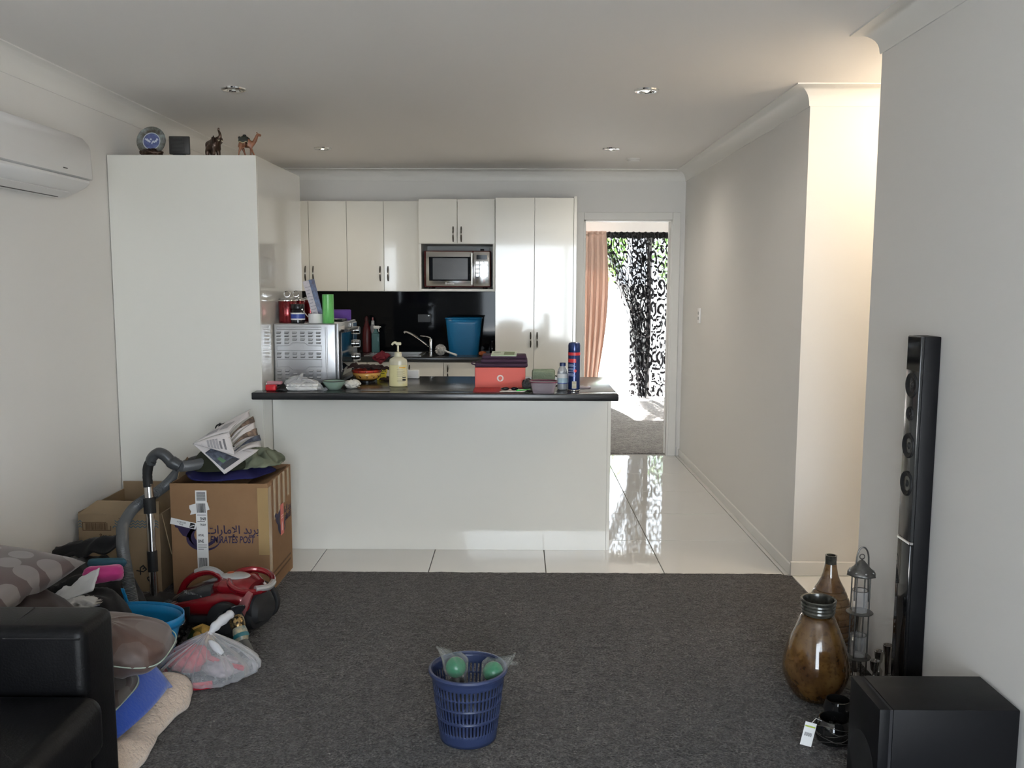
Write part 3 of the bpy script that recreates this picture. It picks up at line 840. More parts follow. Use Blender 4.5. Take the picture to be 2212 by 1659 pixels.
part('pressed_rib', emboss([(-0.155, 0.104), (-0.09, 0.104), (-0.07, 0.088), (0.0, 0.088), (0.02, 0.104), (0.093, 0.104), (0.093, 0.146), (-0.155, 0.146)]), M_silver, ov)
part('pressed_rib', emboss([(0.115, 0.03), (0.124, 0.03), (0.124, 0.325), (0.115, 0.325)]), M_silver, ov)
part('front_frame', MB().rbox(W2 + 0.0002, W2 + 0.016, -0.003, D + 0.003, 0.010, HT + 0.002, 0.004, 2), M_silver, ov)
dr = part('door', MB().rbox(W2 + 0.0165, W2 + 0.026, 0.012, 0.385, 0.03, 0.30, 0.003, 1), M_black, ov)
part('door_glass', MB().box(W2 + 0.0262, W2 + 0.028, 0.03, 0.37, 0.055, 0.29), M_smoked, dr, smooth=False)
part('door_handle', MB().tube([(W2 + 0.05, 0.03, 0.305), (W2 + 0.05, 0.36, 0.305)], 0.010, 10).tube([(W2 + 0.02, 0.06, 0.305), (W2 + 0.05, 0.06, 0.305)], 0.007).tube([(W2 + 0.02, 0.33, 0.305), (W2 + 0.05, 0.33, 0.305)], 0.007), M_black, dr)
part('label_strip', MB().box(W2 + 0.0166, W2 + 0.0176, 0.02, 0.16, 0.306, 0.328), M_paper, ov, smooth=False)
cp = part('control_panel', MB().rbox(W2 + 0.0165, W2 + 0.024, 0.392, D - 0.004, 0.02, 0.335, 0.003, 1), M_mwsteel, ov)
for z in (0.285, 0.205, 0.125, 0.055):
    kb = part('knob', MB().lathe([(0.024, 0), (0.022, 0.028), (0.0, 0.03)], 20, M=Matrix.Translation((W2 + 0.0242, 0.455, z)) @ Matrix.Rotation(radians(90), 4, 'Y')), M_chrome, cp)
    part('pointer', MB().box(W2 + 0.0545, W2 + 0.056, 0.452, 0.458, z - 0.018, z + 0.018), M_black, kb, smooth=False)
OZ = CZ + HT + 0.0005

# canisters with glass lids on the oven
M_red = mat('metallic_red', (0.17, 0.008, 0.012), 0.22, metal=0.6, coat=0.4)
M_lid = mat('clear_glass', (0.9, 0.92, 0.92), 0.05, trans=0.9, spec=0.6)
for (x, y), lb in (((-1.296, 4.985), 'metallic red canister with ring-topped glass lid, front one on the oven'), ((-1.275, 5.10), 'metallic red canister with ring-topped glass lid, middle one behind the dark jar'),
                   ((-1.215, 5.20), 'metallic red canister with ring-topped glass lid, rearmost behind the flyers')):
    t = thing('canister', lb, 'canister', (x, y, OZ), group='red canisters on the oven')
    part('body', MB().lathe([(0.048, 0), (0.050, 0.003), (0.050, 0.118), (0.048, 0.121)], 32), M_red, t)
    part('rim', MB().lathe([(0.051, 0.1212), (0.0515, 0.124), (0.0505, 0.128)], 32, cap0=False, cap1=False), M_chrome, t)
    ld_ = part('lid', MB().lathe([(0.050, 0.1282), (0.045, 0.134), (0.025, 0.141), (0.0, 0.143)], 32, cap0=True), M_lid, t)
    part('ring_handle', MB().tube([(0.017 * cos(a), 0, 0.160 + 0.017 * sin(a)) for a in [2 * pi * k / 20 for k in range(20)]], 0.0026, 8, closed=True), M_chrome, ld_)

# dark jar with a blue and white label
M_jar = mat('dark_jar_glass', (0.010, 0.009, 0.012), 0.08, spec=0.6)
M_blue = mat('label_blue', (0.03, 0.06, 0.30), 0.4)
t = thing('dark_jar', 'dark jar with black lid and blue and white label on the oven', 'jar', (-1.228, 4.945, OZ))
part('body', MB().lathe([(0.034, 0), (0.039, 0.004), (0.039, 0.068), (0.034, 0.078)], 28), M_jar, t)
part('lid', MB().lathe([(0.037, 0.0782), (0.038, 0.082), (0.038, 0.102), (0.036, 0.105)], 28), M_black, t)
part('label', MB().lathe([(0.0394, 0.018), (0.0394, 0.058)], 28, cap0=False, cap1=False), M_paper, t)
part('label_band', MB().lathe([(0.0398, 0.026), (0.0398, 0.050)], 28, cap0=False, cap1=False), M_blue, t)

# white cup holding flyers and a spoon
t = thing('white_cup', 'low white cup on the oven holding flyers', 'cup', (-1.128, 4.945, OZ))
part('body', MB().lathe([(0.038, 0), (0.040, 0.003), (0.0405, 0.052), (0.0375, 0.052), (0.037, 0.006), (0, 0.005)], 28), M_white, t)
part('spoon', MB().tube([(-0.018, -0.02, 0.012), (-0.07, -0.02, 0.072)], [0.003, 0.003], 6).sphere((-0.073, -0.02, 0.075), (0.007, 0.003, 0.009)), M_chrome, t)
M_fly1 = mat('flyer_print_grey', (0.62, 0.58, 0.60), 0.5, mottle=(60, (0.48, 0.44, 0.47), 0.4))
M_fly2 = mat('flyer_print_sea', (0.10, 0.18, 0.34), 0.4, mottle=(30, (0.05, 0.03, 0.06), 0.4))
def flyer(x, lean, w, h, m, lb):
    o = part('flyer', MB().rbox(-w / 2, w / 2, 0, 0.003, 0, h, 0.0005, 1), m, smooth=False, loc=(x, 4.955, OZ + 0.0095), rot=(0, radians(lean), radians(6)))
    return tag(o, lb, 'leaflet', 'flyers in the white cup')
f1 = flyer(-1.120, -15, 0.034, 0.232, M_fly1, 'narrow pale pink leaflet leaning left in the white cup')
f2 = flyer(-1.102, -13, 0.040, 0.238, M_fly2, 'blue sea-picture leaflet standing in the white cup')
f2.location.y = 4.962; f1.location.y = 4.945
for k in range(9):
    part('text_line', MB().box(-0.013, 0.006 + 0.006 * (k % 3), -0.0006, -0.0001, 0.05 + k * 0.018, 0.0535 + k * 0.018), mat('grey_ink', (0.30, 0.28, 0.32), 0.7), f1, smooth=False)
# green roll of bags
M_green = mat('green_film', (0.10, 0.42, 0.10), 0.28, spec=0.6, mottle=(14, (0.16, 0.52, 0.15), 0.2))
t = tag(part('bag_roll', MB().lathe([(0.014, 0.0), (0.031, 0.0), (0.032, 0.002), (0.0315, 0.158), (0.030, 0.160), (0.014, 0.160), (0.014, 0.0)], 28, cap0=False, cap1=False, fn=lambda a, z: 1 + 0.012 * sin(3 * a + 14 * z)), M_green, loc=(-1.056, 4.935, OZ)), 'bright green roll of plastic bags standing on the oven', 'bag roll')
# purple pouch and black phone-like case at the rear of the oven
M_purple = mat('purple_fabric', (0.12, 0.05, 0.30), 0.7)
t = tag(part('purple_pouch', MB().rbox(-0.06, 0.06, 0, 0.02, 0, 0.066, 0.009, 3), M_purple, loc=(-1.06, 5.31, OZ + 0.0005), rot=(radians(-8), 0, radians(8))), 'small purple pouch propped at the back of the oven', 'pouch')
t = tag(part('black_case', MB().rbox(-0.04, 0.04, 0, 0.09, 0, 0.016, 0.006, 2), M_black, loc=(-1.05, 5.12, OZ), rot=(0, 0, radians(-6))), 'flat black case lying beside the green roll', 'case')

# red tape dispenser
M_redp = mat('red_plastic', (0.55, 0.02, 0.03), 0.25)
t = thing('red_container', 'small red plastic dispenser at the far left counter corner', 'dispenser', (-1.300, 4.645, CZ))
part('body', MB().rbox(-0.031, 0.025, -0.02, 0.02, 0, 0.034, 0.008, 3), M_redp, t)
part('clear_top', MB().rbox(-0.024, 0.055, -0.016, 0.016, 0.0342, 0.052, 0.006, 2), film('pink_film', (0.75, 0.35, 0.40), 0.5), t)
part('white_cap', MB().rbox(-0.030, -0.016, -0.006, 0.006, 0.0345, 0.042, 0.002, 1), M_white, t)
t = tag(part('black_scrap', MB().grid(10, 10, lambda u, v: (-0.03 + 0.06 * u, -0.03 + 0.06 * v, 0.001 + 0.034 * max(0, sin(pi * u) * sin(pi * v)) + 0.010 * abs(nz(u, v, 1, 4)))), M_black, loc=(-1.246, 4.655, CZ), auto=None, solid=0.001), 'crumpled black plastic scrap between the red dispenser and clear bag', 'scrap')

# clear bag of white napkins / cups
M_film = film('clear_film', (0.85, 0.85, 0.86), 0.26, 0.12)
t = thing('clear_bag', 'clear plastic bag of white serviettes at the front of the oven', 'plastic bag', (-1.145, 4.685, CZ))
rn = random.Random(3)
def napf(u, v):
    a = 2 * pi * u; z = v
    return (0, 0, 0)
part('serviettes', MB().rbox(-0.085, 0.085, -0.04, 0.04, 0.002, 0.022, 0.007, 2).rbox(-0.080, 0.088, -0.038, 0.042, 0.0225, 0.036, 0.006, 2), mat('white_tissue', (0.84, 0.82, 0.78), 0.85, bump=(70, 0.5, 0.004)), t)
def bagf(u, v):
    a = 2 * pi * u
    rr = (1 - v ** 2.2) ** 0.5 if v < 1 else 0
    k = 1 + 0.16 * nz(cos(a) * 2, sin(a) * 2, v * 3 + 5, 1.4)
    return (0.108 * rr * cos(a) * k + 0.012 * nz(a, v, 2, 3), 0.052 * rr * sin(a) * k, 0.001 + 0.080 * v * (0.62 + 0.55 * abs(nz(cos(a), sin(a) + v, 9, 2.3)) + 0.25 * (cos(a) < -0.2)))
part('film', MB().grid(56, 14, bagf, cu=True), M_film, t, auto=None)

# green enamel bowl
M_enam = mat('green_enamel', (0.30, 0.42, 0.34), 0.22, coat=0.5)
t = thing('enamel_bowl', 'pale green enamel bowl with dark rim on the counter', 'bowl', (-0.985, 4.715, CZ))
part('body', MB().lathe([(0.030, 0), (0.034, 0.002), (0.054, 0.030), (0.063, 0.046), (0.060, 0.046), (0.051, 0.030), (0.030, 0.005), (0, 0.004)], 36), M_enam, t)
part('rim', MB().tube([(0.0625 * cos(a), 0.0625 * sin(a), 0.0475) for a in [2 * pi * k / 36 for k in range(36)]], 0.0022, 6, closed=True), M_black, t)
# crumpled serviette
def crump(rx, ry, rz, seed, amp=0.25, fq=2.2, nu=36, nv=20):
    def f(u, v):
        a = 2 * pi * u; b = pi * v
        d = Vector((sin(b) * cos(a), sin(b) * sin(a), -cos(b)))
        k = 1 + amp * (fold(d.x + d.z * 0.7, d.y - d.z * 0.5, seed, fq) - 0.4)
        return (rx * d.x * k, ry * d.y * k, max(0.0, rz + rz * d.z * k))
    return MB().grid(nu, nv, f, cu=True)
t = tag(part('crumpled_serviette', crump(0.044, 0.034, 0.024, 4.1), mat('cream_tissue', (0.72, 0.68, 0.62), 0.9), loc=(-0.895, 4.765, CZ), auto=None), 'crumpled cream paper serviette beside the green bowl', 'serviette')

# painted bowl
M_bowlY = mat('ochre_glaze', (0.62, 0.33, 0.07), 0.25, coat=0.4)
M_bowlR = mat('red_glaze', (0.50, 0.05, 0.03), 0.25, coat=0.4)
t = thing('painted_bowl', 'ochre painted pottery bowl with red rim, dark cloth spilling out', 'bowl', (-0.87, 5.075, CZ))
part('foot', MB().lathe([(0.046, 0), (0.046, 0.010), (0.050, 0.014)], 36), M_black, t)
part('body', MB().lathe([(0.050, 0.0142), (0.070, 0.030), (0.080, 0.058)], 36, cap0=False, cap1=False), M_bowlY, t, solid=0.004)
part('rim', MB().lathe([(0.0802, 0.0585), (0.082, 0.066), (0.081, 0.073)], 36, cap0=False, cap1=False), M_bowlR, t, solid=0.004)
for k in range(12):
    a = 2 * pi * k / 12
    part('painted_scroll', MB().tube([((0.0765) * cos(a + d), (0.0765) * sin(a + d), 0.040 + 0.010 * sin(d * 26)) for d in [0.016 * j for j in range(16)]], 0.0013, 5), M_ink, t)
    part('rim_dot', MB().sphere((0.0845 * cos(a + 0.1), 0.0845 * sin(a + 0.1), 0.066), 0.0032, 8, 6), M_ink, t)
def darkcl(u, v):
    x = -0.10 + 0.25 * u; y = -0.07 + 0.14 * v
    r = sqrt((x / 0.078) ** 2 + (y / 0.078) ** 2)
    z = 0.080 + 0.010 * fold(x, y, 3.0, 28) * (r < 1.2)
    if r > 1:
        z -= 0.03 * (r - 1) * (1 if x < 0 else 0.2)
    return (x, y * (1 - 0.55 * max(0, u - 0.6) / 0.4), z + 0.012 * (u > 0.7) * nz(u, v, 4, 9) + (0.015 if u < 0.15 else 0))
t = tag(part('dark_cloth', MB().grid(36, 20, darkcl), mat('dark_brown_cloth', (0.030, 0.012, 0.012), 0.95), loc=(-0.87, 5.075, CZ + 0.006), auto=None, solid=0.004), 'dark maroon cloth heaped in the painted bowl', 'cloth')
# yellow JIMBO'S box
M_yel = mat('yellow_card', (0.72, 0.58, 0.03), 0.45)
t = thing('yellow_packet', 'small yellow packet with black lettering beside the lotion bottle', 'packet', (-0.806, 5.19, CZ), radians(-4))
t.scale = (0.82, 1, 1)
part('carton', MB().prism([(-0.030, 0.0), (0.032, 0.0), (0.032, 0.034), (0.038, 0.040), (0.038, 0.072), (-0.040, 0.072), (-0.040, 0.044), (-0.030, 0.034)], 0.03), M_yel, t, smooth=False)
link('lettering', text_mesh("JIMBO'S", 0.021, M_ink, bold=0.0006), t, (0, -0.0006, 0.054), (radians(90), 0, 0))
part('printed_bar', MB().box(-0.024, -0.002, -0.0008, -0.0001, 0.0365, 0.0405).box(0.002, 0.026, -0.0008, -0.0001, 0.0365, 0.0405), M_ink, t, smooth=False)
t = tag(part('brown_pods', crump(0.038, 0.018, 0.010, 8.2, 0.35, 3.0, 28, 12), mat('dark_brown', (0.05, 0.03, 0.02), 0.8), loc=(-0.77, 5.15, CZ), auto=None), 'small dark brown crumpled wrapper in front of the yellow packet', 'wrapper')

# lotion pump bottle
M_lot = mat('cream_lotion', (0.72, 0.66, 0.36), 0.25, sss=0.0)
M_lotc = mat('cloudy_plastic', (0.58, 0.54, 0.40), 0.22)
M_pump = mat('cream_pump', (0.74, 0.69, 0.50), 0.3)
t = thing('lotion_bottle', 'large cream lotion bottle with pump top in the middle of the counter', 'bottle', (-0.660, 4.868, CZ))
def oval(prof, sy=0.55):
    b = MB().lathe(prof, 40); b.v = [(x, y * sy, z) for x, y, z in b.v]; return b
part('lotion_fill', oval([(0.044, 0), (0.0505, 0.004), (0.0505, 0.120)]), M_lot, t)
part('upper_shell', oval([(0.0505, 0.1202), (0.0505, 0.140), (0.046, 0.152), (0.028, 0.163), (0.022, 0.166)]), M_lotc, t)
part('collar', MB().lathe([(0.020, 0.1662), (0.020, 0.186), (0.017, 0.190), (0.007, 0.191)], 24), M_pump, t)
part('pump_stem', MB().lathe([(0.0055, 0.1912), (0.0055, 0.228)], 16), M_pump, t)
part('pump_head', MB().rbox(-0.012, 0.018, -0.010, 0.010, 0.2282, 0.245, 0.005, 2).tube(smooth_path([(-0.008, 0, 0.240), (-0.022, 0, 0.242), (-0.034, 0, 0.230)], 4), [0.008] * 4 + [0.006] * 4 + [0.005], 10), M_pump, t)
lab = part('label', MB().grid(12, 2, lambda u, v: ((lambda a: (0.0512 * cos(a), 0.0512 * sin(a) * 0.55, 0.018 + 0.098 * v))(radians(-88 + 76 * u)))), mat('label_cream', (0.66, 0.60, 0.36), 0.4), t, auto=None)
M_orl = mat('label_orange', (0.75, 0.40, 0.05), 0.4)
def on_oval(x0, x1, z0, z1, name, m, par):
    part(name, MB().grid(6, 2, lambda u, v: ((lambda x: (x, -0.0517 * 0.55 * sqrt(max(0, 1 - (x / 0.0517) ** 2)) - 0.0004, z0 + (z1 - z0) * v))(x0 + (x1 - x0) * u))), m, par, auto=None)
on_oval(0.008, 0.042, 0.103, 0.110, 'label_print', M_orl, lab)
M_tan = mat('faded_print', (0.38, 0.33, 0.20), 0.6)
for k, z in enumerate((0.095, 0.086, 0.080, 0.074, 0.068, 0.062, 0.056, 0.044, 0.036, 0.028)):
    on_oval(-0.004, 0.030 + 0.008 * (k % 2), z, z + 0.0022, 'label_print', M_tan, lab)
on_oval(0.026, 0.043, 0.034, 0.044, 'barcode', M_ink, lab)
on_oval(0.026, 0.043, 0.050, 0.056, 'barcode', M_ink, lab)
# white packet behind it
t = tag(part('white_packet', MB().rbox(-0.055, 0.055, -0.02, 0.02, 0, 0.050, 0.004, 2), M_paper, loc=(-0.648, 5.30, CZ), rot=(0, 0, radians(-5))), 'plain white packet lying behind the lotion bottle', 'packet')

# orange gift box with white round emblem
M_coral = mat('coral_card', (0.68, 0.105, 0.075), 0.5)
M_coral2 = mat('plum_card', (0.16, 0.03, 0.10), 0.5)
t = thing('coral_box', 'coral red cardboard box with round white emblem on the counter', 'box', (-0.095, 4.83, CZ), radians(1.0))
part('box_body', MB().rbox(-0.138, 0.138, 0, 0.20, 0, 0.110, 0.0015, 1), M_coral, t, smooth=False)
part('box_side', MB().box(-0.1395, -0.1382, 0.001, 0.199, 0.001, 0.109), M_coral2, t, smooth=False)
em = MB()
R0, R1 = 0.0185, 0.0105
ring = []
for k in range(33):
    a = 2 * pi * k / 32
    ring.append((cos(a), sin(a)))
vs_ = [(0.0 + c_ * R0, -0.0008, 0.052 + s_ * R0) for c_, s_ in ring[:-1]]
ins = []
for c_, s_ in ring[:-1]:
    r = R1 if not (radians(235) < (atan2(s_, c_) % (2 * pi)) < radians(292)) else R1 * 1.28
    ins.append((0.0005 + c_ * r, -0.0008, 0.0525 + s_ * r))
em.add(vs_ + ins, [(i, (i + 1) % 32, 32 + (i + 1) % 32, 32 + i) for i in range(32)])
part('emblem', em, mat('emblem_white', (0.82, 0.70, 0.66), 0.5), t, smooth=False)
# purple folded bag on the box
M_plum = mat('plum_nonwoven', (0.050, 0.022, 0.048), 0.85, bump=(300, 0.2, 0.002))
t = thing('folded_bag', 'dark plum fabric bag folded on top of the coral box', 'bag', (-0.09, 4.835, CZ + 0.1108))
def slabf(x0, x1, y0, y1, z0, z1, seed):
    b = MB().rbox(x0, x1, y0, y1, z0, z1, (z1 - z0) * 0.42, 3)
    b.v = [(x + 0.004 * nz(y * 20, z * 20, seed), y + 0.004 * nz(x * 14, z * 10, seed + 3), z + 0.0 if z < 0.001 else z + 0.004 * nz(x * 15, y * 12, seed + 7)) for x, y, z in b.v]
    return b
part('lower_fold', slabf(-0.145, 0.146, -0.004, 0.19, 0.0, 0.022, 1.0), M_plum, t, auto=None)
part('middle_fold', slabf(-0.112, 0.146, 0.012, 0.185, 0.022, 0.044, 2.0), M_plum, t, auto=None)
part('upper_fold', slabf(-0.106, 0.140, 0.020, 0.18, 0.0435, 0.064, 3.0), M_plum, t, auto=None)
part('handle_loop', MB().tube(smooth_path([(-0.13, 0.02, 0.012), (-0.160, 0.01, 0.018), (-0.155, 0.03, 0.026), (-0.13, 0.05, 0.02)], 5), 0.004, 6), M_plum, t)
t = thing('booklet', 'green and white booklet lying on the folded plum bag', 'booklet', (-0.075, 4.90, CZ + 0.1108 + 0.0675), rot=(radians(9), 0, radians(-3)))
part('cover', MB().rbox(-0.070, 0.070, -0.05, 0.05, 0, 0.005, 0.001, 1), mat('booklet_paper', (0.60, 0.66, 0.54), 0.5), t, smooth=False)
part('printed_panel', MB().box(0.000, 0.058, -0.034, 0.034, 0.0052, 0.0056), mat('olive_print', (0.20, 0.24, 0.14), 0.5), t, smooth=False)
part('green_edge', MB().box(-0.069, 0.069, -0.0495, -0.040, 0.0052, 0.0056), mat('green_print', (0.25, 0.48, 0.22), 0.5), t, smooth=False)
part('printed_line', MB().box(-0.06, -0.02, 0.02, 0.026, 0.0052, 0.0056).box(-0.06, -0.03, 0.005, 0.010, 0.0052, 0.0056), M_ink, t, smooth=False)
# red folder, white sheet, sunglasses and green pen in front
t = tag(part('red_folder', MB().rbox(-0.145, 0.0, -0.10, 0.10, 0.0, 0.003, 0.001, 1), mat('deep_red_card', (0.28, 0.012, 0.018), 0.35), loc=(-0.09, 4.715, CZ), smooth=False), 'deep red folder lying flat in front of the coral box', 'folder')
ws = tag(part('white_sheet', MB().add([(-0.075, -0.055, 0.0), (0.055, -0.055, 0), (0.085, 0.055, 0), (-0.05, 0.055, 0), (-0.075, -0.055, 0.0015), (0.055, -0.055, 0.0015), (0.085, 0.055, 0.0015), (-0.05, 0.055, 0.0015)],
         [(0, 3, 2, 1), (4, 5, 6, 7), (0, 1, 5, 4), (1, 2, 6, 5), (2, 3, 7, 6), (3, 0, 4, 7)]), M_paper, loc=(-0.02, 4.665, CZ + 0.0035), smooth=False), 'white sheet of paper under the sunglasses', 'paper')
sg = thing('sunglasses', 'black sunglasses lying on the white sheet', 'sunglasses', (-0.040, 4.665, CZ + 0.0055), radians(4))
sg.scale = (0.8, 0.8, 0.7)
for sx in (-1, 1):
    part('lens', MB().sphere((sx * 0.030, 0, 0.012), (0.026, 0.008, 0.012), 18, 10), M_glassblk, sg)
    part('temple_arm', MB().tube([(sx * 0.055, 0.004, 0.018), (sx * 0.060, 0.05, 0.008), (sx * 0.02, 0.07, 0.003)], 0.0022, 6), M_black, sg)
part('bridge', MB().tube([(-0.008, -0.003, 0.016), (0, -0.005, 0.019), (0.008, -0.003, 0.016)], 0.002, 6), M_redp, sg)
pn_ = thing('green_pen', 'green pen beside the sunglasses', 'pen', (0.038, 4.660, CZ + 0.0085), radians(35))
part('barrel', MB().tube([(-0.035, 0, 0), (0.035, 0, 0)], 0.0035, 8), mat('green_plastic', (0.05, 0.40, 0.08), 0.3), pn_)
part('cap', MB().tube([(-0.052, 0, 0), (-0.0352, 0, 0)], 0.0045, 8), mat('bright_green', (0.05, 0.65, 0.12), 0.3), pn_)
t = tag(part('black_pen', MB().tube([(-0.04, 0, 0.0038), (0.04, 0, 0.0038)], 0.0038, 8).tube([(0.04, 0, 0.0038), (0.052, 0, 0.0038)], [0.003, 0.001], 8), M_black, loc=(0.085, 4.655, CZ + 0.0052), rot=(0, 0, radians(28))), 'black pen to the right of the green pen', 'pen')

# plastic food container with plum rim, green cloth block behind
t = thing('food_container', 'clear plastic tub with plum rim near the counter front', 'container', (0.135, 4.605, CZ))
M_tub = film('tub_plastic', (0.42, 0.36, 0.42), 0.50, 0.15)
def tub(u, v):
    a = 2 * pi * u; s_ = 0.055 + 0.013 * v
    c_, sn = cos(a), sin(a); k = 1 / (abs(c_) ** 5 + abs(sn) ** 5) ** 0.2
    return (s_ * c_ * k, s_ * 0.82 * sn * k, 0.001 + 0.056 * v)
part('tub', MB().grid(48, 6, tub, cu=True).add([tub(i / 48, 0) for i in range(48)], [tuple(range(48))]), M_tub, t, auto=None)
part('rim', MB().tube([(lambda p: (p[0] * 1.03, p[1] * 1.03, 0.060))(tub(i / 48, 1)) for i in range(48)], 0.004, 8, closed=True), mat('plum_plastic', (0.13, 0.03, 0.06), 0.3), t)
part('tub_contents', crump(0.046, 0.036, 0.011, 2.2, 0.4, 4.0, 32, 12), mat('grey_bits', (0.16, 0.14, 0.15), 0.7), t, auto=None, loc=(0, 0, 0.003))
M_sage = mat('sage_sponge', (0.27, 0.32, 0.23), 0.9, bump=(120, 0.6, 0.004), mottle=(50, (0.20, 0.25, 0.17), 0.2))
t = thing('sage_cloths', 'stack of sage green cloths standing behind the plastic tub', 'cloth stack', (0.142, 4.86, CZ))
part('front_cloth', slabf(-0.064, 0.064, -0.02, 0.0, 0.0, 0.092, 5.0), M_sage, t, auto=None)
part('rear_cloth', slabf(-0.063, 0.065, 0.0005, 0.03, 0.0, 0.100, 6.0), M_sage, t, auto=None)
# cables and water bottle
t = tag(part('black_cable', MB().tube(smooth_path([(-0.05, 0.02, 0.004), (-0.02, -0.01, 0.03), (0.03, 0.0, 0.055), (0.06, 0.02, 0.045), (0.075, 0.01, 0.012), (0.05, -0.02, 0.004), (0.0, -0.03, 0.004), (-0.04, -0.02, 0.02)], 6), 0.004, 6), M_black, loc=(0.17, 4.93, CZ)), 'black cable coiled behind the plastic tub', 'cable')
t = tag(part('dark_bundle', crump(0.03, 0.04, 0.03, 3.3), mat('dark_grey_cloth', (0.06, 0.058, 0.06), 0.9), loc=(0.055, 4.74, CZ), auto=None), 'small dark bundle between the coral box and plastic tub', 'bundle')
M_pet = film('bottle_pet', (0.55, 0.58, 0.62), 0.42, 0.08)
t = thing('water_bottle', 'small clear water bottle with dark blue cap on the counter', 'bottle', (0.243, 4.755, CZ))
part('body', MB().lathe([(0.022, 0), (0.028, 0.004), (0.0285, 0.02), (0.027, 0.028), (0.0285, 0.036), (0.0285, 0.088), (0.024, 0.108), (0.016, 0.124), (0.014, 0.128)], 28), M_pet, t)
part('water', MB().lathe([(0.020, 0.002), (0.0265, 0.006), (0.0265, 0.10)], 24), mat('still_water', (0.55, 0.58, 0.60), 0.05, trans=0.6), t)
part('cap', MB().lathe([(0.0165, 0.1282), (0.0165, 0.144), (0.014, 0.146)], 20), mat('navy_plastic', (0.015, 0.03, 0.11), 0.35), t)
part('label', MB().lathe([(0.0290, 0.036), (0.0290, 0.086)], 28, cap0=False, cap1=False), mat('water_label', (0.45, 0.60, 0.66), 0.4), t)
part('label_top', MB().lathe([(0.0293, 0.064), (0.0293, 0.0865)], 28, cap0=False, cap1=False), M_paper, t)
part('label_band', MB().lathe([(0.0293, 0.034), (0.0293, 0.0385)], 28, cap0=False, cap1=False), M_blue, t)
# spray can
M_can = mat('navy_can', (0.010, 0.030, 0.135), 0.22, metal=0.3, coat=0.3)
M_canr = mat('can_red', (0.62, 0.035, 0.045), 0.3)
t = thing('spray_can', 'tall navy blue aerosol can with red bands at the right of the counter', 'spray can', (0.302, 4.715, CZ))
part('base_rim', MB().lathe([(0.030, 0), (0.0335, 0.001), (0.0335, 0.005), (0.032, 0.007)], 32), M_chrome, t)
part('body', MB().lathe([(0.0322, 0.0072), (0.0325, 0.010), (0.0325, 0.198), (0.031, 0.202)], 32), M_can, t)
part('cap', MB().lathe([(0.0315, 0.2022), (0.0325, 0.206), (0.0325, 0.244), (0.029, 0.255), (0.020, 0.259), (0.0, 0.260)], 32), M_can, t)
part('red_band', MB().lathe([(0.0329, 0.190), (0.0329, 0.206)], 32, cap0=False, cap1=False), M_canr, t)
def on_can(a0, a1, z0, z1, name, m, r=0.0328):
    part(name, MB().grid(8, 2, lambda u, v: (r * cos(radians(a0 + (a1 - a0) * u)), r * sin(radians(a0 + (a1 - a0) * u)), z0 + (z1 - z0) * v)), m, t, auto=None)
on_can(-170, -75, 0.152, 0.172, 'red_panel', M_canr)
part('red_diamond', MB().grid(8, 8, lambda u, v: ((lambda a, z: (0.0329 * cos(a), 0.0329 * sin(a), z))(radians(-82) + (u + v - 1) * 0.30, 0.108 + (u - v) * 0.0105))), M_canr, t, auto=None)
M_canp = mat('can_pale_print', (0.35, 0.42, 0.55), 0.4)
for k, z in enumerate((0.142, 0.136, 0.130, 0.118, 0.112, 0.102, 0.092, 0.086, 0.080)):
    on_can(-168, -105 + 14 * (k % 3), z, z + 0.0022, 'printed_line', M_canp)
on_can(-112, -70, 0.014, 0.052, 'barcode', mat('barcode_cream', (0.62, 0.60, 0.50), 0.5))
for k in range(5):
    on_can(-108, -74, 0.018 + 0.007 * k, 0.0215 + 0.007 * k, 'barcode_bar', M_tan, 0.0331)
t = tag(part('clear_disc', MB().lathe([(0.04, 0), (0.042, 0.002), (0.042, 0.008), (0.039, 0.010)], 28), M_tub, loc=(0.36, 4.83, CZ)), 'small clear plastic disc lying behind the aerosol can', 'plastic disc')
# ---------------------------------------------------------------- things on the back bench
M_bbin = mat('blue_bin_plastic', (0.008, 0.16, 0.36), 0.3)
t = thing('blue_tub_bin', 'tall bright blue plastic bin standing on the back bench', 'bin', (-0.445, 7.33, BZ))
def rr(u, s_, n=5.0):
    a = 2 * pi * u; c_, sn = cos(a), sin(a); k = 1 / (abs(c_) ** n + abs(sn) ** n) ** (1 / n)
    return s_ * c_ * k, s_ * sn * k
def binf(u, v):
    x, y = rr(u, 1.0); w = 0.118 + 0.030 * v
    return (x * w, y * w * 0.72, 0.001 + 0.296 * v)
part('body', MB().grid(64, 8, binf, cu=True).add([binf(i / 64, 0) for i in range(64)], [tuple(range(64))]), M_bbin, t, auto=40, solid=0.003)
part('rim', MB().tube([(lambda p: (p[0] * 1.02, p[1] * 1.02, 0.298))(binf(i / 64, 1)) for i in range(64)], 0.005, 6, closed=True), M_bbin, t)
# dish brush
t = thing('dish_brush', 'round white bristle brush with handle lying by the blue bin', 'brush', (-0.625, 7.16, BZ))
M_brist = mat('white_bristle', (0.62, 0.61, 0.58), 0.9)
mb = MB(); rn = random.Random(11)
for k in range(420):
    d = Vector((rn.gauss(0, 1) * 0.75, rn.gauss(0, 1) * 0.75, rn.gauss(0, 1))).normalized()
    p = Vector((0, 0, 0.048)); q = p + d * 0.046
    if q.z < 0.001:
        q.z = 0.001
    s_ = d.orthogonal().normalized() * 0.0012
    mb.add([p + d * 0.012 - s_, p + d * 0.012 + s_, q + s_, q - s_], [(0, 1, 2, 3)])
bf = part('bristles', mb, M_brist, t, smooth=False); bf['kind'] = 'stuff'
part('bristle_core', MB().sphere((0, 0, 0.048), 0.03, 14, 10), M_brist, t)
part('handle', MB().tube([(0.028, -0.01, 0.048), (0.06, -0.03, 0.032), (0.135, -0.07, 0.010)], [0.006, 0.007, 0.009], 10), M_white, t)
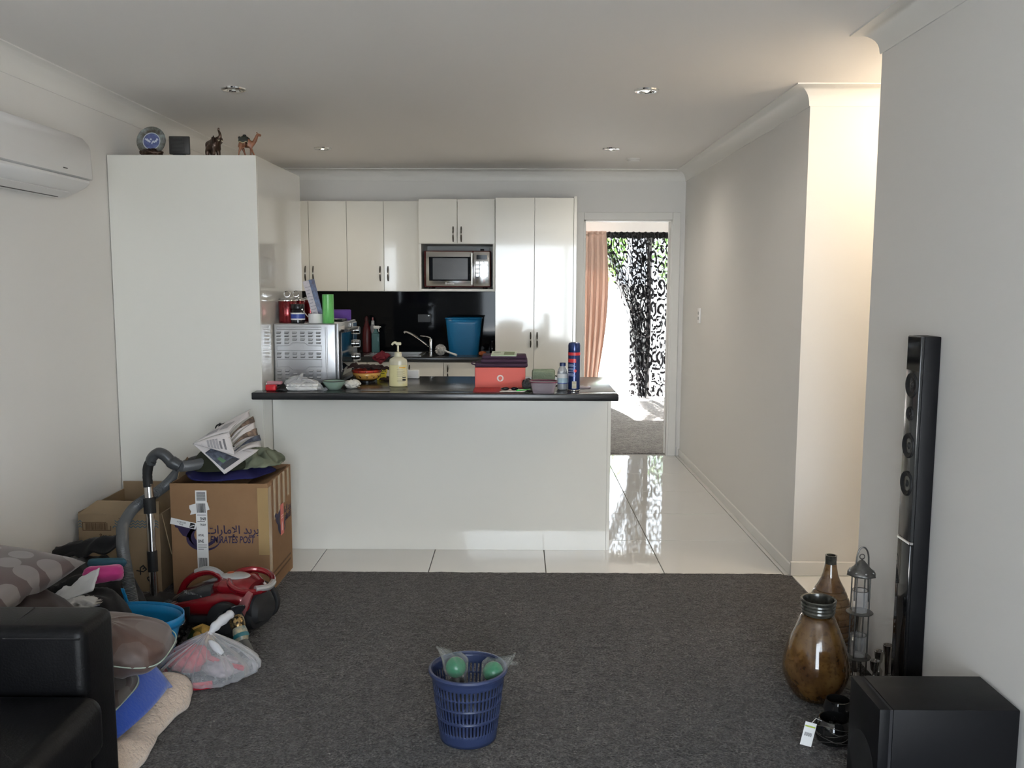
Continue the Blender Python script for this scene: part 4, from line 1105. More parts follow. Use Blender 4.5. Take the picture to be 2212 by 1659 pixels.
# bottles left of the sink
t = thing('red_bottle', 'dark red bottle standing left of the sink', 'bottle', (-1.275, 7.47, BZ))
part('body', MB().lathe([(0.034, 0), (0.038, 0.004), (0.038, 0.16), (0.030, 0.21), (0.016, 0.25), (0.014, 0.268)], 24), mat('dark_red_plastic', (0.075, 0.008, 0.012), 0.25), t)
part('cap', MB().lathe([(0.016, 0.2682), (0.016, 0.292), (0.006, 0.305), (0, 0.306)], 20), mat('dark_red_cap', (0.06, 0.010, 0.012), 0.4), t)
M_teal = film('teal_pet', (0.10, 0.24, 0.26), 0.75, 0.1)
t = thing('spray_bottle', 'pale teal spray bottle with white trigger beside the red bottle', 'spray bottle', (-1.195, 7.44, BZ))
part('body', MB().rbox(-0.032, 0.032, -0.02, 0.02, 0, 0.165, 0.010, 3), M_teal, t)
part('neck', MB().lathe([(0.024, 0.1652), (0.012, 0.19), (0.012, 0.20)], 18), M_teal, t)
part('trigger_head', MB().rbox(-0.018, 0.034, -0.011, 0.011, 0.2002, 0.226, 0.005, 2).tube([(0.02, 0, 0.205), (0.028, 0, 0.175)], 0.004).rbox(0.034, 0.046, -0.006, 0.006, 0.212, 0.222, 0.002, 1), M_white, t)
t = thing('refill_bottle', 'pale bottle with pink and white cap behind the spray bottle', 'bottle', (-1.235, 7.54, BZ))
part('body', MB().lathe([(0.026, 0), (0.028, 0.004), (0.028, 0.19), (0.014, 0.235)], 20), mat('grey_bottle', (0.30, 0.30, 0.32), 0.3), t)
part('cap', MB().lathe([(0.014, 0.2352), (0.014, 0.262), (0.008, 0.268)], 18), M_white, t)
part('cap_tip', MB().lathe([(0.008, 0.2682), (0.007, 0.292), (0, 0.295)], 14), mat('pink_plastic', (0.60, 0.22, 0.22), 0.4), t)
# maroon dishcloth draped over the bench edge
def dcl(u, v):
    x = -0.065 + 0.13 * u + 0.01 * sin(v * 5)
    if v < 0.45:
        y = 0.10 - v / 0.45 * 0.105; z = 0.006 + 0.050 * max(0.0, sin(pi * v / 0.45) * sin(pi * (0.1 + 0.8 * u)) ** 2) * (0.7 + 0.5 * nz(u, v, 2, 5))
    else:
        k = (v - 0.45) / 0.55
        y = -0.012 - 0.006 * k; z = 0.006 - 0.062 * k * (1 - 1.2 * abs(u - 0.6))
    return (x * (1 - 0.45 * max(0, v - 0.45)), y + 0.008 * fold(u, v, 3, 4) - 0.006, z + 0.005 * nz(u * 4, v * 4, 1))
t = tag(part('maroon_dishcloth', MB().grid(30, 26, dcl), mat('maroon_cloth', (0.15, 0.012, 0.025), 0.9), loc=(-1.09, 7.0, BZ), auto=None, solid=0.003), 'maroon dishcloth draped over the back bench edge', 'cloth')
# small clutter to the right of the blue bin
M_amber = mat('amber_bits', (0.45, 0.12, 0.03), 0.4)
t = tag(part('orange_scourer', crump(0.03, 0.025, 0.018, 6.6, 0.3, 3), M_amber, loc=(-0.285, 7.16, BZ), auto=None), 'small orange scourer to the right of the blue bin', 'scourer')
t = tag(part('silver_cutlery', MB().tube([(-0.05, 0, 0.006), (0.03, 0.02, 0.010)], 0.004, 6).sphere((0.04, 0.022, 0.012), (0.02, 0.012, 0.008)), M_chrome, loc=(-0.235, 7.23, BZ)), 'steel spoon lying at the right end of the back bench', 'spoon')
t = tag(part('dark_bottle', MB().lathe([(0.02, 0), (0.021, 0.003), (0.021, 0.07), (0.010, 0.09), (0.010, 0.105), (0, 0.106)], 18), M_jar, loc=(-0.215, 7.42, BZ)), 'small dark bottle at the right end of the black splashback', 'bottle')
# plug point with a switch on the splashback
t = thing('splashback_socket', 'dark power point on the black splashback above the tap', 'socket', (-0.80, 7.5968, 1.19))
part('plate', MB().rbox(-0.058, 0.058, -0.008, 0, -0.036, 0.036, 0.003, 1), M_black, t)
part('switch', MB().rbox(0.030, 0.044, -0.012, -0.0082, 0.018, 0.026, 0.001, 1), M_steel, t)
# ---------------------------------------------------------------- ornaments on the tall enclosure
TZ = 2.1424
M_bronze = mat('dark_bronze', (0.085, 0.05, 0.032), 0.35, metal=0.4, mottle=(40, (0.04, 0.025, 0.018), 0.3))
# souvenir plate
t = thing('souvenir_plate', 'round souvenir plate with blue landscape centre on a rocky stand', 'plate', (-1.925, 4.735, TZ))
part('stand', crump(0.055, 0.03, 0.020, 7.7, 0.4, 3.0, 36, 16), M_bronze, t, auto=None)
tilt = Matrix.Translation((0, 0.012, 0.081)) @ Matrix.Rotation(radians(80), 4, 'X')
M_plate = mat('painted_landscape', (0.22, 0.25, 0.25), 0.15, coat=0.5, mottle=(12, (0.045, 0.038, 0.024), 0.7))
part('rim', MB().lathe([(0.046, 0.002), (0.058, 0.005), (0.075, 0.010), (0.077, 0.008), (0.058, 0.0), (0.046, -0.002)], 40, M=tilt, cap0=False, cap1=False), M_plate, t)
part('centre_ring', MB().tube([tilt @ Vector((0.044 * cos(a), 0.044 * sin(a), 0.004)) for a in [2 * pi * k / 40 for k in range(40)]], 0.0025, 6, closed=True), mat('pale_ring', (0.48, 0.52, 0.58), 0.3), t)
part('centre', MB().lathe([(0.0, 0.0025), (0.043, 0.0025), (0.043, -0.001), (0, -0.001)], 40, M=tilt), mat('blue_scene', (0.13, 0.17, 0.36), 0.2, coat=0.5, mottle=(45, (0.05, 0.06, 0.17), 0.3)), t)
hs = MB(); rn = random.Random(2)
for k in range(10):
    x = -0.030 + 0.0065 * k; y = rn.uniform(-0.010, 0.012); w = rn.uniform(0.003, 0.006); h = rn.uniform(0.003, 0.007); a = rn.uniform(-0.5, 0.5)
    q = [(-w, -h), (w, -h), (w, h * 0.4), (0, h * 1.2), (-w, h * 0.4)]
    P2 = [tilt @ Vector((x + c_ * cos(a) - d_ * sin(a), y + c_ * sin(a) + d_ * cos(a), 0.0030)) for c_, d_ in q]
    hs.add(P2, [(0, 1, 2, 3, 4)])
part('painted_houses', hs, mat('painted_white', (0.52, 0.56, 0.66), 0.4), t, smooth=False)
# plaque
t = thing('black_plaque', 'small square black plaque on a foot between plate and elephant', 'plaque', (-1.775, 4.735, TZ), radians(3))
part('foot', MB().rbox(-0.032, 0.032, -0.02, 0.02, 0, 0.012, 0.003, 2), M_ink, t)
pl = part('plate', MB().rbox(-0.054, 0.054, -0.006, 0.006, 0.0122, 0.106, 0.005, 2), mat('plaque_black', (0.018, 0.017, 0.017), 0.5), t)
M_plq = mat('plaque_letters', (0.025, 0.024, 0.0235), 0.45)
for k, w in enumerate((0.07, 0.06, 0.066, 0.05)):
    part('raised_line', MB().rbox(-w / 2 - 0.006, w / 2 - 0.006, -0.0078, -0.0061, 0.028 + k * 0.020, 0.040 + k * 0.020, 0.0006, 1), M_plq, pl, smooth=False)
# skinned figure helper
def skinned(name, edges_pts, mats, parent, sub=2, loc=(0, 0, 0)):
    """chains of (x,y,z,r); chains share vertices with the same coordinates"""
    vs_ = []; idx = {}; rad = []; ed = []
    for ch in edges_pts:
        prev = None
        for p in ch:
            k = tuple(round(q, 5) for q in p[:3])
            if k not in idx:
                idx[k] = len(vs_); vs_.append(k); rad.append(p[3])
            if prev is not None and prev != idx[k]:
                ed.append((prev, idx[k]))
            prev = idx[k]
    me = bpy.data.meshes.new(name); me.from_pydata(vs_, ed, [])
    o = link(name, me, parent, loc)
    md = o.modifiers.new('skin', 'SKIN'); md.use_smooth_shade = True
    sk_ = me.skin_vertices[0].data
    for i, r in enumerate(rad):
        r2 = r if isinstance(r, tuple) else (r, r)
        sk_[i].radius = r2
    sk_[0].use_root = True
    s2 = o.modifiers.new('smooth', 'SUBSURF'); s2.levels = sub; s2.render_levels = sub
    me.materials.append(mats)
    return o
# elephant with raised trunk, facing right and slightly to the viewer
t = thing('elephant_figurine', 'bronze elephant figurine with trunk raised', 'figurine', (-1.600, 4.735, TZ), radians(-35))
B = (-0.004, 0, 0.062); Sh = (0.022, 0, 0.066); Hip = (-0.026, 0, 0.060)
ch = [[(*B, 0.027), (*Sh, 0.025), (0.042, 0, 0.085, 0.021), (0.056, 0, 0.090, 0.014), (0.064, 0, 0.104, 0.008), (0.058, 0, 0.120, 0.0065), (0.050, 0, 0.132, 0.0055), (0.053, 0, 0.145, 0.005)],
      [(*B, 0.027), (*Hip, 0.026), (-0.046, 0, 0.064, 0.009), (-0.052, 0, 0.050, 0.003), (-0.053, 0, 0.034, 0.003)]]
for s_ in (-1, 1):
    ch.append([(*Sh, 0.025), (0.024, s_ * 0.015, 0.036, 0.012), (0.024, s_ * 0.016, 0.004, 0.011)])
    ch.append([(*Hip, 0.026), (-0.028, s_ * 0.015, 0.034, 0.013), (-0.027, s_ * 0.016, 0.004, 0.011)])
skinned('body', ch, M_bronze, t)
for s_ in (-1, 1):
    part('ear', MB().sphere((0.034, s_ * 0.021, 0.084), (0.015, 0.004, 0.021), 14, 8, M=Matrix.Rotation(radians(25 * s_), 4, 'Z')), M_bronze, t)
    part('tusk', MB().tube([(0.056, s_ * 0.009, 0.082), (0.066, s_ * 0.011, 0.076), (0.073, s_ * 0.010, 0.082)], [0.003, 0.0025, 0.001], 8), mat('ivory', (0.45, 0.38, 0.28), 0.4), t)
# camel walking to the right
M_camel = mat('tan_leather', (0.26, 0.105, 0.05), 0.35, mottle=(60, (0.18, 0.07, 0.035), 0.2))
t = thing('camel_figurine', 'tan leather camel figurine with dark saddle', 'figurine', (-1.425, 4.735, TZ))
ch = [[(0, 0, 0.070, 0.024), (0.022, 0, 0.068, 0.022), (0.038, 0, 0.070, 0.011), (0.048, 0, 0.086, 0.011), (0.056, 0, 0.106, 0.008), (0.062, 0, 0.116, 0.010), (0.073, 0, 0.112, 0.0075), (0.079, 0, 0.108, 0.006)],
      [(0, 0, 0.070, 0.019), (-0.006, 0, 0.086, 0.011)],
      [(0, 0, 0.070, 0.024), (-0.024, 0, 0.068, 0.021), (-0.036, 0, 0.070, 0.006), (-0.042, 0, 0.050, 0.0025)],
      [(0.022, 0, 0.068, 0.018), (0.026, -0.009, 0.046, 0.007), (0.036, -0.010, 0.024, 0.0045), (0.046, -0.010, 0.003, 0.0045)],
      [(0.022, 0, 0.068, 0.018), (0.022, 0.009, 0.046, 0.007), (0.020, 0.010, 0.024, 0.0045), (0.018, 0.010, 0.003, 0.0045)],
      [(-0.024, 0, 0.068, 0.016), (-0.028, -0.009, 0.046, 0.008), (-0.036, -0.010, 0.024, 0.0045), (-0.040, -0.010, 0.003, 0.0045)],
      [(-0.024, 0, 0.068, 0.016), (-0.020, 0.009, 0.046, 0.008), (-0.014, 0.010, 0.024, 0.0045), (-0.006, 0.010, 0.003, 0.0045)]]
skinned('body', ch, M_camel, t)
part('ear', MB().sphere((0.058, 0, 0.1245), (0.003, 0.009, 0.004), 8, 6), M_camel, t)
sd = part('saddle', MB().grid(16, 10, lambda u, v: (-0.034 + 0.050 * u, 0.022 * sin((v - 0.5) * pi), 0.068 + (0.028 + 0.012 * sin(u * pi)) * cos((v - 0.5) * pi * 0.9))), mat('saddle_black', (0.018, 0.022, 0.018), 0.6), t, auto=None, solid=0.004)
part('saddle_trim', MB().tube([(-0.034 + 0.05 * k / 10, -0.0235, 0.073 + 0.004 * sin(k)) for k in range(11)], 0.002, 6), mat('saddle_trim', (0.40, 0.33, 0.20), 0.5), sd)
part('saddle_horn', MB().sphere((-0.034, 0, 0.098), (0.008, 0.012, 0.008), 10, 8).sphere((-0.008, 0, 0.110), (0.010, 0.010, 0.006), 10, 8), M_ink, sd)
# ---------------------------------------------------------------- sofa and the heap on the left
M_leather = mat('black_leather', (0.003, 0.003, 0.0037), 0.42, spec=0.25, bump=(160, 0.25, 0.002))
sofa = thing('leather_sofa', 'black leather sofa, its far arm and seat corner showing at the lower left', 'sofa', (-1.6, 1.3, 0.006))
def sbox(name, x0, x1, y0, y1, z0, z1, r, seg=4):
    b = MB().rbox(x0 + 1.6, x1 + 1.6, y0 - 1.3, y1 - 1.3, z0, z1, r, seg)
    return part(name, b, M_leather, sofa)
arm = sbox('arm', -2.08, -1.11, 2.175, 2.35, 0.03, 0.600, 0.028)
part('arm_seam', MB().tube([(0.29, 0.905, 0.597), (0.285, 1.02, 0.6005)], 0.003, 6).tube([(0.28, 0.876, 0.572), (0.478, 0.876, 0.572)], 0.003, 6), M_black, arm)
sbox('arm', -2.08, -1.11, 0.20, 0.375, 0.03, 0.600, 0.028)
sbox('seat_base', -2.05, -1.10, 0.376, 2.174, 0.05, 0.27, 0.02)
sbox('seat_cushion', -1.86, -1.055, 0.38, 1.27, 0.272, 0.435, 0.045, 5)
sbox('seat_cushion', -1.86, -1.055, 1.275, 2.172, 0.272, 0.435, 0.045, 5)
sbox('backrest', -2.10, -1.87, 0.376, 2.174, 0.27, 0.82, 0.05)
for x in (-2.0, -1.2):
    for y in (0.3, 2.25):
        part('foot', MB().lathe([(0.02, 0), (0.024, 0.035)], 14, (x + 1.6, y - 1.3, 0)), M_black, sofa)

# cardboard boxes
M_card = mat('cardboard', (0.30, 0.175, 0.092), 0.85, spec=0.2, mottle=(6, (0.255, 0.148, 0.077), 0.1), bump=(35, 0.08, 0.004))
M_card2 = mat('cardboard_pale', (0.34, 0.245, 0.15), 0.85, spec=0.2, mottle=(6, (0.30, 0.215, 0.13), 0.1), bump=(35, 0.08, 0.004))
M_tape = mat('packing_tape', (0.40, 0.27, 0.13), 0.18, spec=0.5)
M_navy = mat('navy_print', (0.028, 0.018, 0.06), 0.6)
M_brown = mat('brown_print', (0.10, 0.05, 0.02), 0.7)
bx = thing('postal_box', 'large brown cardboard box with falcon emblem and long baggage label beside the peninsula', 'box', (-1.41, 4.09, 0.0))
bw, bd, bh = 0.232, 0.42, 0.545      # half width, depth, height
th_ = 0.006
part('front_wall', MB().box(-bw, bw, 0, th_, 0, bh), M_card, bx, smooth=False)
part('rear_wall', MB().box(-bw, bw, bd - th_, bd, 0, bh + 0.008), M_card, bx, smooth=False)
rw = part('right_wall', MB().box(bw - th_, bw, th_, bd - th_, 0, bh + 0.004), M_card, bx, smooth=False)
part('left_wall', MB().box(-bw, -bw + th_, th_, bd - th_, 0, bh), M_card, bx, smooth=False)
part('bottom', MB().box(-bw + th_, bw - th_, th_, bd - th_, 0, 0.006), M_card, bx, smooth=False)
part('right_flap', MB().add([(bw - th_, 0.02, bh), (bw - th_, bd - 0.02, bh + 0.004), (bw - 0.18, bd - 0.03, bh - 0.06), (bw - 0.18, 0.03, bh - 0.07)], [(0, 1, 2, 3)]), M_card, bx, smooth=False, solid=0.005)
part('left_flap', MB().add([(-bw, 0.10, bh), (-bw, 0.30, bh), (-bw - 0.02, 0.29, bh + 0.07), (-bw + 0.01, 0.11, bh + 0.055)], [(0, 1, 2, 3)]), M_card2, bx, smooth=False, solid=0.004)
part('edge_tape', MB().box(bw + 0.0002, bw + 0.0008, 0.002, 0.05, 0.10, bh - 0.02).box(bw - 0.05, bw + 0.0008, -0.0008, -0.0002, 0.20, bh - 0.02), M_tape, bx, smooth=False)
for k in range(4):
    part('tape_strip', MB().box(bw + 0.0003, bw + 0.0007, 0.09 + k * 0.085, 0.13 + k * 0.085, bh - 0.20 + 0.02 * k, bh), M_tape, bx, smooth=False)
FR = (radians(90), 0, 0)
def ftext(txt, size, x, z, m, par=bx, **k):
    return link('printed_lettering', text_mesh(txt, size, m, **k), par, (x, -0.0006, z), FR)
ftext('EMIRATES POST', 0.047, 0.056, 0.272, M_navy, shear=0.16, bold=0.0008, sx=0.64)
ar = '\ufe95\ufe8d\ufead\ufe8e\ufee3\ufef9\ufe8d \ufeaa\ufef3\ufeae\ufe91'
ftext(ar, 0.055, 0.060, 0.320, M_navy, bold=0.0008, sx=0.92)
def falcon(par, M):
    # falcon head and sweeping ring
    head = [(-0.215, 0.345), (-0.190, 0.352), (-0.172, 0.340), (-0.150, 0.338), (-0.10, 0.356), (-0.075, 0.352), (-0.11, 0.335), (-0.135, 0.310), (-0.145, 0.285), (-0.160, 0.286), (-0.178, 0.292), (-0.195, 0.315), (-0.200, 0.330), (-0.213, 0.334)]
    def crescent(cx, cz, rx, rz, k, a0, a1, n=22):
        o_ = [(cx + rx * cos(radians(a0 + (a1 - a0) * i / n)), cz + rz * sin(radians(a0 + (a1 - a0) * i / n))) for i in range(n + 1)]
        i_ = [(cx + 0.010 + (rx * k) * cos(radians(a0 + (a1 - a0) * i / n)), cz + 0.004 + (rz * k) * sin(radians(a0 + (a1 - a0) * i / n))) for i in range(n, -1, -1)]
        return o_, i_
    out = MB().prism(head, 0.0004)
    for cx, cz, rx, rz, k in ((-0.085, 0.292, 0.068, 0.056, 0.72), (-0.080, 0.278, 0.082, 0.060, 0.86)):
        o_, i_ = crescent(cx, cz, rx, rz, k, 120, 350)
        n = len(o_)
        out.add([(x, 0.0, z) for x, z in o_] + [(x, 0.0, z) for x, z in reversed(i_)], [(i, i + 1, n + i + 1, n + i) for i in range(n - 1)])
    return out
part('falcon_emblem', falcon(bx, None), M_navy, bx, smooth=False, loc=(0, -0.0008, 0))
# long baggage label
lb_ = part('baggage_label', MB().box(-0.112, -0.058, -0.0018, -0.0011, 0.115, 0.512), M_paper, bx, smooth=False)
mb = MB()
rn = random.Random(8)
for z0, z1, vert in ((0.462, 0.505, False), (0.405, 0.450, True), (0.13, 0.185, True)):
    p = 0.0
    L = (z1 - z0) if not vert else 0.042
    while p < L - 0.002:
        w = rn.choice((0.0010, 0.0016, 0.0026))
        if vert:
            mb.box(-0.106 + p, -0.106 + p + w, -0.0023, -0.0019, z0, z1)
        else:
            mb.box(-0.106, -0.064, -0.0023, -0.0019, z0 + p, z0 + p + w)
        p += w + rn.choice((0.0011, 0.0018))
part('barcode', mb, M_ink, lb_, smooth=False)['kind'] = 'stuff'
def ltext(txt, size, x, z, rot=0.0):
    link('printed_lettering', text_mesh(txt, size, M_ink, bold=0.0003, sx=0.75), lb_, (x, -0.0022, z), (radians(90), radians(rot), 0))
ltext('BNE', 0.020, -0.079, 0.376, 180); ltext('AYAL', 0.015, -0.080, 0.347, 180); ltext('AYAL', 0.015, -0.090, 0.295); ltext('BNE', 0.020, -0.092, 0.266)
part('small_print', MB().box(-0.106, -0.064, -0.0022, -0.0019, 0.392, 0.3945).box(-0.106, -0.070, -0.0022, -0.0019, 0.361, 0.363).box(-0.106, -0.064, -0.0022, -0.0019, 0.247, 0.249).box(-0.106, -0.066, -0.0022, -0.0019, 0.236, 0.238).box(-0.106, -0.080, -0.0022, -0.0019, 0.226, 0.228), M_ink, lb_, smooth=False)
part('torn_label', MB().prism([(-0.142, 0.44), (-0.114, 0.448), (-0.056, 0.455), (-0.046, 0.420), (-0.112, 0.40), (-0.140, 0.394), (-0.134, 0.41), (-0.142, 0.425)], 0.0004), M_paper, bx, smooth=False, loc=(0, -0.0010, 0))
sl = part('security_label', MB().rbox(-0.062, 0.062, -0.0006, 0, -0.0155, 0.0155, 0.0002, 1), M_paper, bx, smooth=False, loc=(-0.173, -0.0020, 0.352), rot=(0, radians(13), 0))
link('printed_lettering', text_mesh('SEAL\nSECURITY', 0.010, M_ink), sl, (-0.010, -0.0010, 0), (radians(90), radians(180), 0))
part('label_mark', MB().box(0.032, 0.055, -0.0011, -0.0007, -0.012, 0.012), M_ink, sl, smooth=False)
part('label_mark_sweep', MB().prism([(0.034, -0.004), (0.053, 0.006), (0.053, 0.002), (0.036, -0.008)], 0.0003, Matrix.Translation((0, -0.0015, 0))), M_paper, sl, smooth=False)
# right side print: emblem, lettering, red sticker, bottom stripes
SR = Matrix.Translation((bw + 0.0005, 0, 0)) @ Matrix.Rotation(radians(90), 4, 'Z')
em = falcon(bx, None); em.v = [tuple(SR @ Vector(((x + 0.22) * 0.95 + 0.10, -y - 0.0003, z + 0.02))) for x, y, z in em.v]
part('falcon_emblem', em, M_navy, bx, smooth=False)
def stext(txt, size, y, z, **k):
    link('printed_lettering', text_mesh(txt, size, M_navy, **k), bx, (bw + 0.0008, y, z), (radians(90), 0, radians(90)))
stext('EMIRATES', 0.040, 0.345, 0.30, shear=0.16, bold=0.0006, sx=0.62); stext(ar[-9:], 0.048, 0.345, 0.345, bold=0.0006, sx=0.8)
rs = part('red_sticker', MB().box(bw + 0.0011, bw + 0.0017, 0.205, 0.262, 0.235, 0.39), mat('red_sticker', (0.62, 0.13, 0.10), 0.5), bx, smooth=False)
part('sticker_print', MB().box(bw + 0.0018, bw + 0.0021, 0.214, 0.253, 0.33, 0.334).box(bw + 0.0018, bw + 0.0021, 0.214, 0.253, 0.318, 0.322).prism([(0.225, 0.255), (0.24, 0.255), (0.24, 0.285), (0.2325, 0.305), (0.225, 0.285)], 0.0003, Matrix.Translation((bw + 0.0021, 0, 0)) @ Matrix.Rotation(radians(90), 4, 'Z')), mat('sticker_pale', (0.80, 0.50, 0.45), 0.5), rs, smooth=False)
mb = MB()
for z0 in (0.060, 0.086):
    y = 0.03
    while y < bd - 0.03:
        mb.box(bw + 0.0003, bw + 0.0008, y, y + 0.012, z0, z0 + 0.010); y += 0.018
part('printed_stripe', mb, M_brown, bx, smooth=False)

b2 = thing('egg_box', 'open pale cardboard box with zigzag print and barcode in the corner', 'box', (-1.905, 4.12, 0.0))
w2_, d2_, h2_ = 0.195, 0.50, 0.385
part('front_wall', MB().box(-w2_, w2_, 0, 0.005, 0, h2_), M_card2, b2, smooth=False)
part('rear_wall', MB().box(-w2_, w2_, d2_ - 0.005, d2_, 0, h2_ + 0.05), M_card2, b2, smooth=False)
part('left_wall', MB().box(-w2_, -w2_ + 0.005, 0.005, d2_ - 0.005, 0, h2_ + 0.01), M_card2, b2, smooth=False)
part('right_wall', MB().box(w2_ - 0.005, w2_, 0.005, d2_ - 0.005, 0, h2_), M_card2, b2, smooth=False)
part('bottom', MB().box(-w2_ + 0.005, w2_ - 0.005, 0.005, d2_ - 0.005, 0, 0.005), M_card2, b2, smooth=False)
part('front_flap', MB().add([(-w2_, 0.0, h2_), (w2_, 0.0, h2_), (w2_ - 0.005, 0.014, h2_ + 0.062), (-w2_ + 0.09, 0.014, h2_ + 0.066)], [(0, 1, 2, 3)]), M_card2, b2, smooth=False, solid=0.004)
part('side_flap', MB().add([(w2_, 0.03, h2_), (w2_, 0.25, h2_), (w2_ + 0.025, 0.22, h2_ - 0.16), (w2_ + 0.045, 0.02, h2_ - 0.20)], [(0, 1, 2, 3)]), M_card2, b2, smooth=False, solid=0.004)
bc = MB().box(-0.175, -0.060, -0.0008, -0.0002, 0.345, 0.348).box(-0.175, -0.038, -0.0008, -0.0002, 0.306, 0.309).box(-0.175, -0.172, -0.0008, -0.0002, 0.306, 0.348).box(-0.041, -0.038, -0.0008, -0.0002, 0.306, 0.330)
p = -0.162
while p < -0.055:
    w = rn.choice((0.0012, 0.002, 0.003)); bc.box(p, p + w, -0.0008, -0.0002, 0.311, 0.343); p += w + rn.choice((0.0015, 0.0025))
part('barcode', bc, M_brown, b2, smooth=False)['kind'] = 'stuff'
zz = MB()
for x0, x1 in ((-0.194, -0.178), (-0.03, 0.19)):
    for r in range(3):
        n = max(2, int((x1 - x0) / 0.011))
        pts = [(x0 + (x1 - x0) * i / n, 0.352 - r * 0.013 + (0.0045 if i % 2 else -0.0045)) for i in range(n + 1)]
        if r < 2 and x0 > -0.1:
            pts = pts[1:]
        for (xa, za), (xb, zb) in zip(pts[:-1], pts[1:]):
            zz.add([(xa, -0.0007, za - 0.0025), (xb, -0.0007, zb - 0.0025), (xb, -0.0007, zb + 0.0025), (xa, -0.0007, za + 0.0025)], [(0, 1, 2, 3)])
part('zigzag_print', zz, mat('blue_print', (0.06, 0.13, 0.19), 0.7), b2, smooth=False)
link('printed_lettering', text_mesh('6 x 10 x 60g', 0.030, M_brown, bold=0.0005, sx=0.85), b2, (-0.03, -0.0007, 0.275), (radians(90), radians(180), 0))
link('printed_lettering', text_mesh('EX', 0.040, M_ink, bold=0.001), b2, (0.10, -0.0007, 0.115), (radians(90), radians(140), 0))
link('printed_lettering', text_mesh('60', 0.045, M_ink, bold=0.001), b2, (0.145, -0.0007, 0.075), (radians(90), radians(140), 0))
part('small_print', MB().box(0.02, 0.075, -0.0008, -0.0002, 0.374, 0.3765).box(0.0, 0.03, -0.0008, -0.0002, 0.366, 0.368), M_brown, b2, smooth=False)

# clothes on the big box
def sheet(name, pts_fn, nu, nv, m, label, cat='garment', thick=0.004, loc=(0, 0, 0), group=None, rot=(0, 0, 0)):
    return tag(part(name, MB().grid(nu, nv, pts_fn), m, loc=loc, rot=rot, auto=None, solid=thick), label, cat, group)
M_olive = mat('olive_cloth', (0.022, 0.026, 0.014), 0.95)
M_sagec = mat('sage_cloth', (0.16, 0.18, 0.125), 0.95)
M_royal = mat('royal_blue_cloth', (0.010, 0.010, 0.085), 0.9)
def heap_fn(rx, ry, h, seed, amp, fq=9.0, p=2.0, skew=0.0):
    def f(u, v):
        a = 2 * pi * u; r = v
        e = 1 + 0.16 * nz(cos(a), sin(a), seed, 1.7)
        x = rx * r * cos(a) * e; y = ry * r * sin(a) * e
        z = h * (1 - r ** p) + amp * fold(x, y, seed, fq) * (1 - r * 0.6) + skew * x
        return (x, y, max(z, 0.0))
    return f
def heap(name, rx, ry, h, seed, amp, m, loc, label, cat='garment', fq=9.0, p=2.0, rot=0.0, skew=0.0, thick=0.005, nu=72, nv=22):
    return tag(part(name, MB().grid(nu, nv, heap_fn(rx, ry, h, seed, amp, fq, p, skew), cu=True), m, loc=loc, rot=(0, 0, radians(rot)), auto=None, solid=thick), label, cat)
heap('blue_garment', 0.205, 0.19, 0.03, 1.2, 0.014, M_royal, (-1.425, 4.30, 0.553), 'royal blue garment lying at the top of the big postal box', fq=7, p=4)
def olf(u, v):
    a = 2 * pi * u
    k = 1 / (abs(cos(a)) ** 3 + abs(sin(a)) ** 3) ** (1 / 3)
    x = 0.135 * v * cos(a) * k; y = 0.155 * v * sin(a) * k
    return (x, y, max(0.0, 0.095 * (1 - v ** 3) + 0.008 * fold(x, y, 4.4, 8) * (1 - v)))
tag(part('olive_garment', MB().grid(60, 18, olf, cu=True), M_olive, loc=(-1.465, 4.29, 0.592), rot=(0, 0, radians(20)), auto=None, solid=0.004), 'dark olive folded garment under the newspaper', 'garment')
heap('sage_garment', 0.13, 0.16, 0.055, 7.5, 0.022, M_sagec, (-1.295, 4.36, 0.592), 'rumpled sage green garment at the right of the newspaper', fq=16, p=2.5)

# newspaper, folded and fanned open
def news_mat():
    m = mat('newsprint', (0.60, 0.56, 0.55), 0.8)
    nt = m.node_tree; b = nt.nodes['Principled BSDF']
    tc = nt.nodes.new('ShaderNodeTexCoord'); br = nt.nodes.new('ShaderNodeTexBrick')
    br.inputs['Scale'].default_value = 9.0; br.inputs['Color1'].default_value = (0.46, 0.43, 0.43, 1); br.inputs['Color2'].default_value = (0.54, 0.51, 0.50, 1)
    br.inputs['Mortar'].default_value = (0.64, 0.60, 0.59, 1); br.inputs['Mortar Size'].default_value = 0.03; br.inputs['Row Height'].default_value = 0.06; br.inputs['Brick Width'].default_value = 0.6
    nt.links.new(tc.outputs['Object'], br.inputs['Vector']); nt.links.new(br.outputs['Color'], b.inputs['Base Color'])
    return m
M_news = news_mat()
M_pic1 = mat('news_photo_blue', (0.13, 0.155, 0.21), 0.6, mottle=(28, (0.03, 0.03, 0.045), 0.5))
M_pic2 = mat('news_photo_brown', (0.32, 0.22, 0.16), 0.6, mottle=(30, (0.08, 0.06, 0.05), 0.5))
np_ = thing('newspaper', 'folded newspaper fanned open on top of the heap in the big postal box', 'newspaper', (-1.395, 4.27, 0.675))
np_.scale = (0.92, 0.92, 0.90)
A = Vector((-0.165, -0.13, 0.055))     # the sharp left fold
def fan_pt(p1, p2, bend, inset, u, v, curl=0.0):
    p1, p2 = Vector(p1), Vector(p2); n = (p1 - A).cross(p2 - A).normalized()
    q = A + (p1 - A) * u * (1 - v) + (p2 - A) * u * v
    return q + n * (bend * sin(pi * u) * sin(pi * (0.2 + 0.6 * v)) + inset + curl * u * u * sin(v * 7))
def fan(name, m, p1, p2, bend, inset=0.0, u0=0.0, u1=1.0, v0=0.0, v1=1.0, solid=0.0016, par=None, curl=0.0):
    return part(name, MB().grid(18, 12, lambda u, v: fan_pt(p1, p2, bend, inset, u0 + (u1 - u0) * u, v0 + (v1 - v0) * v, curl)), m, par or np_, auto=None, solid=solid)
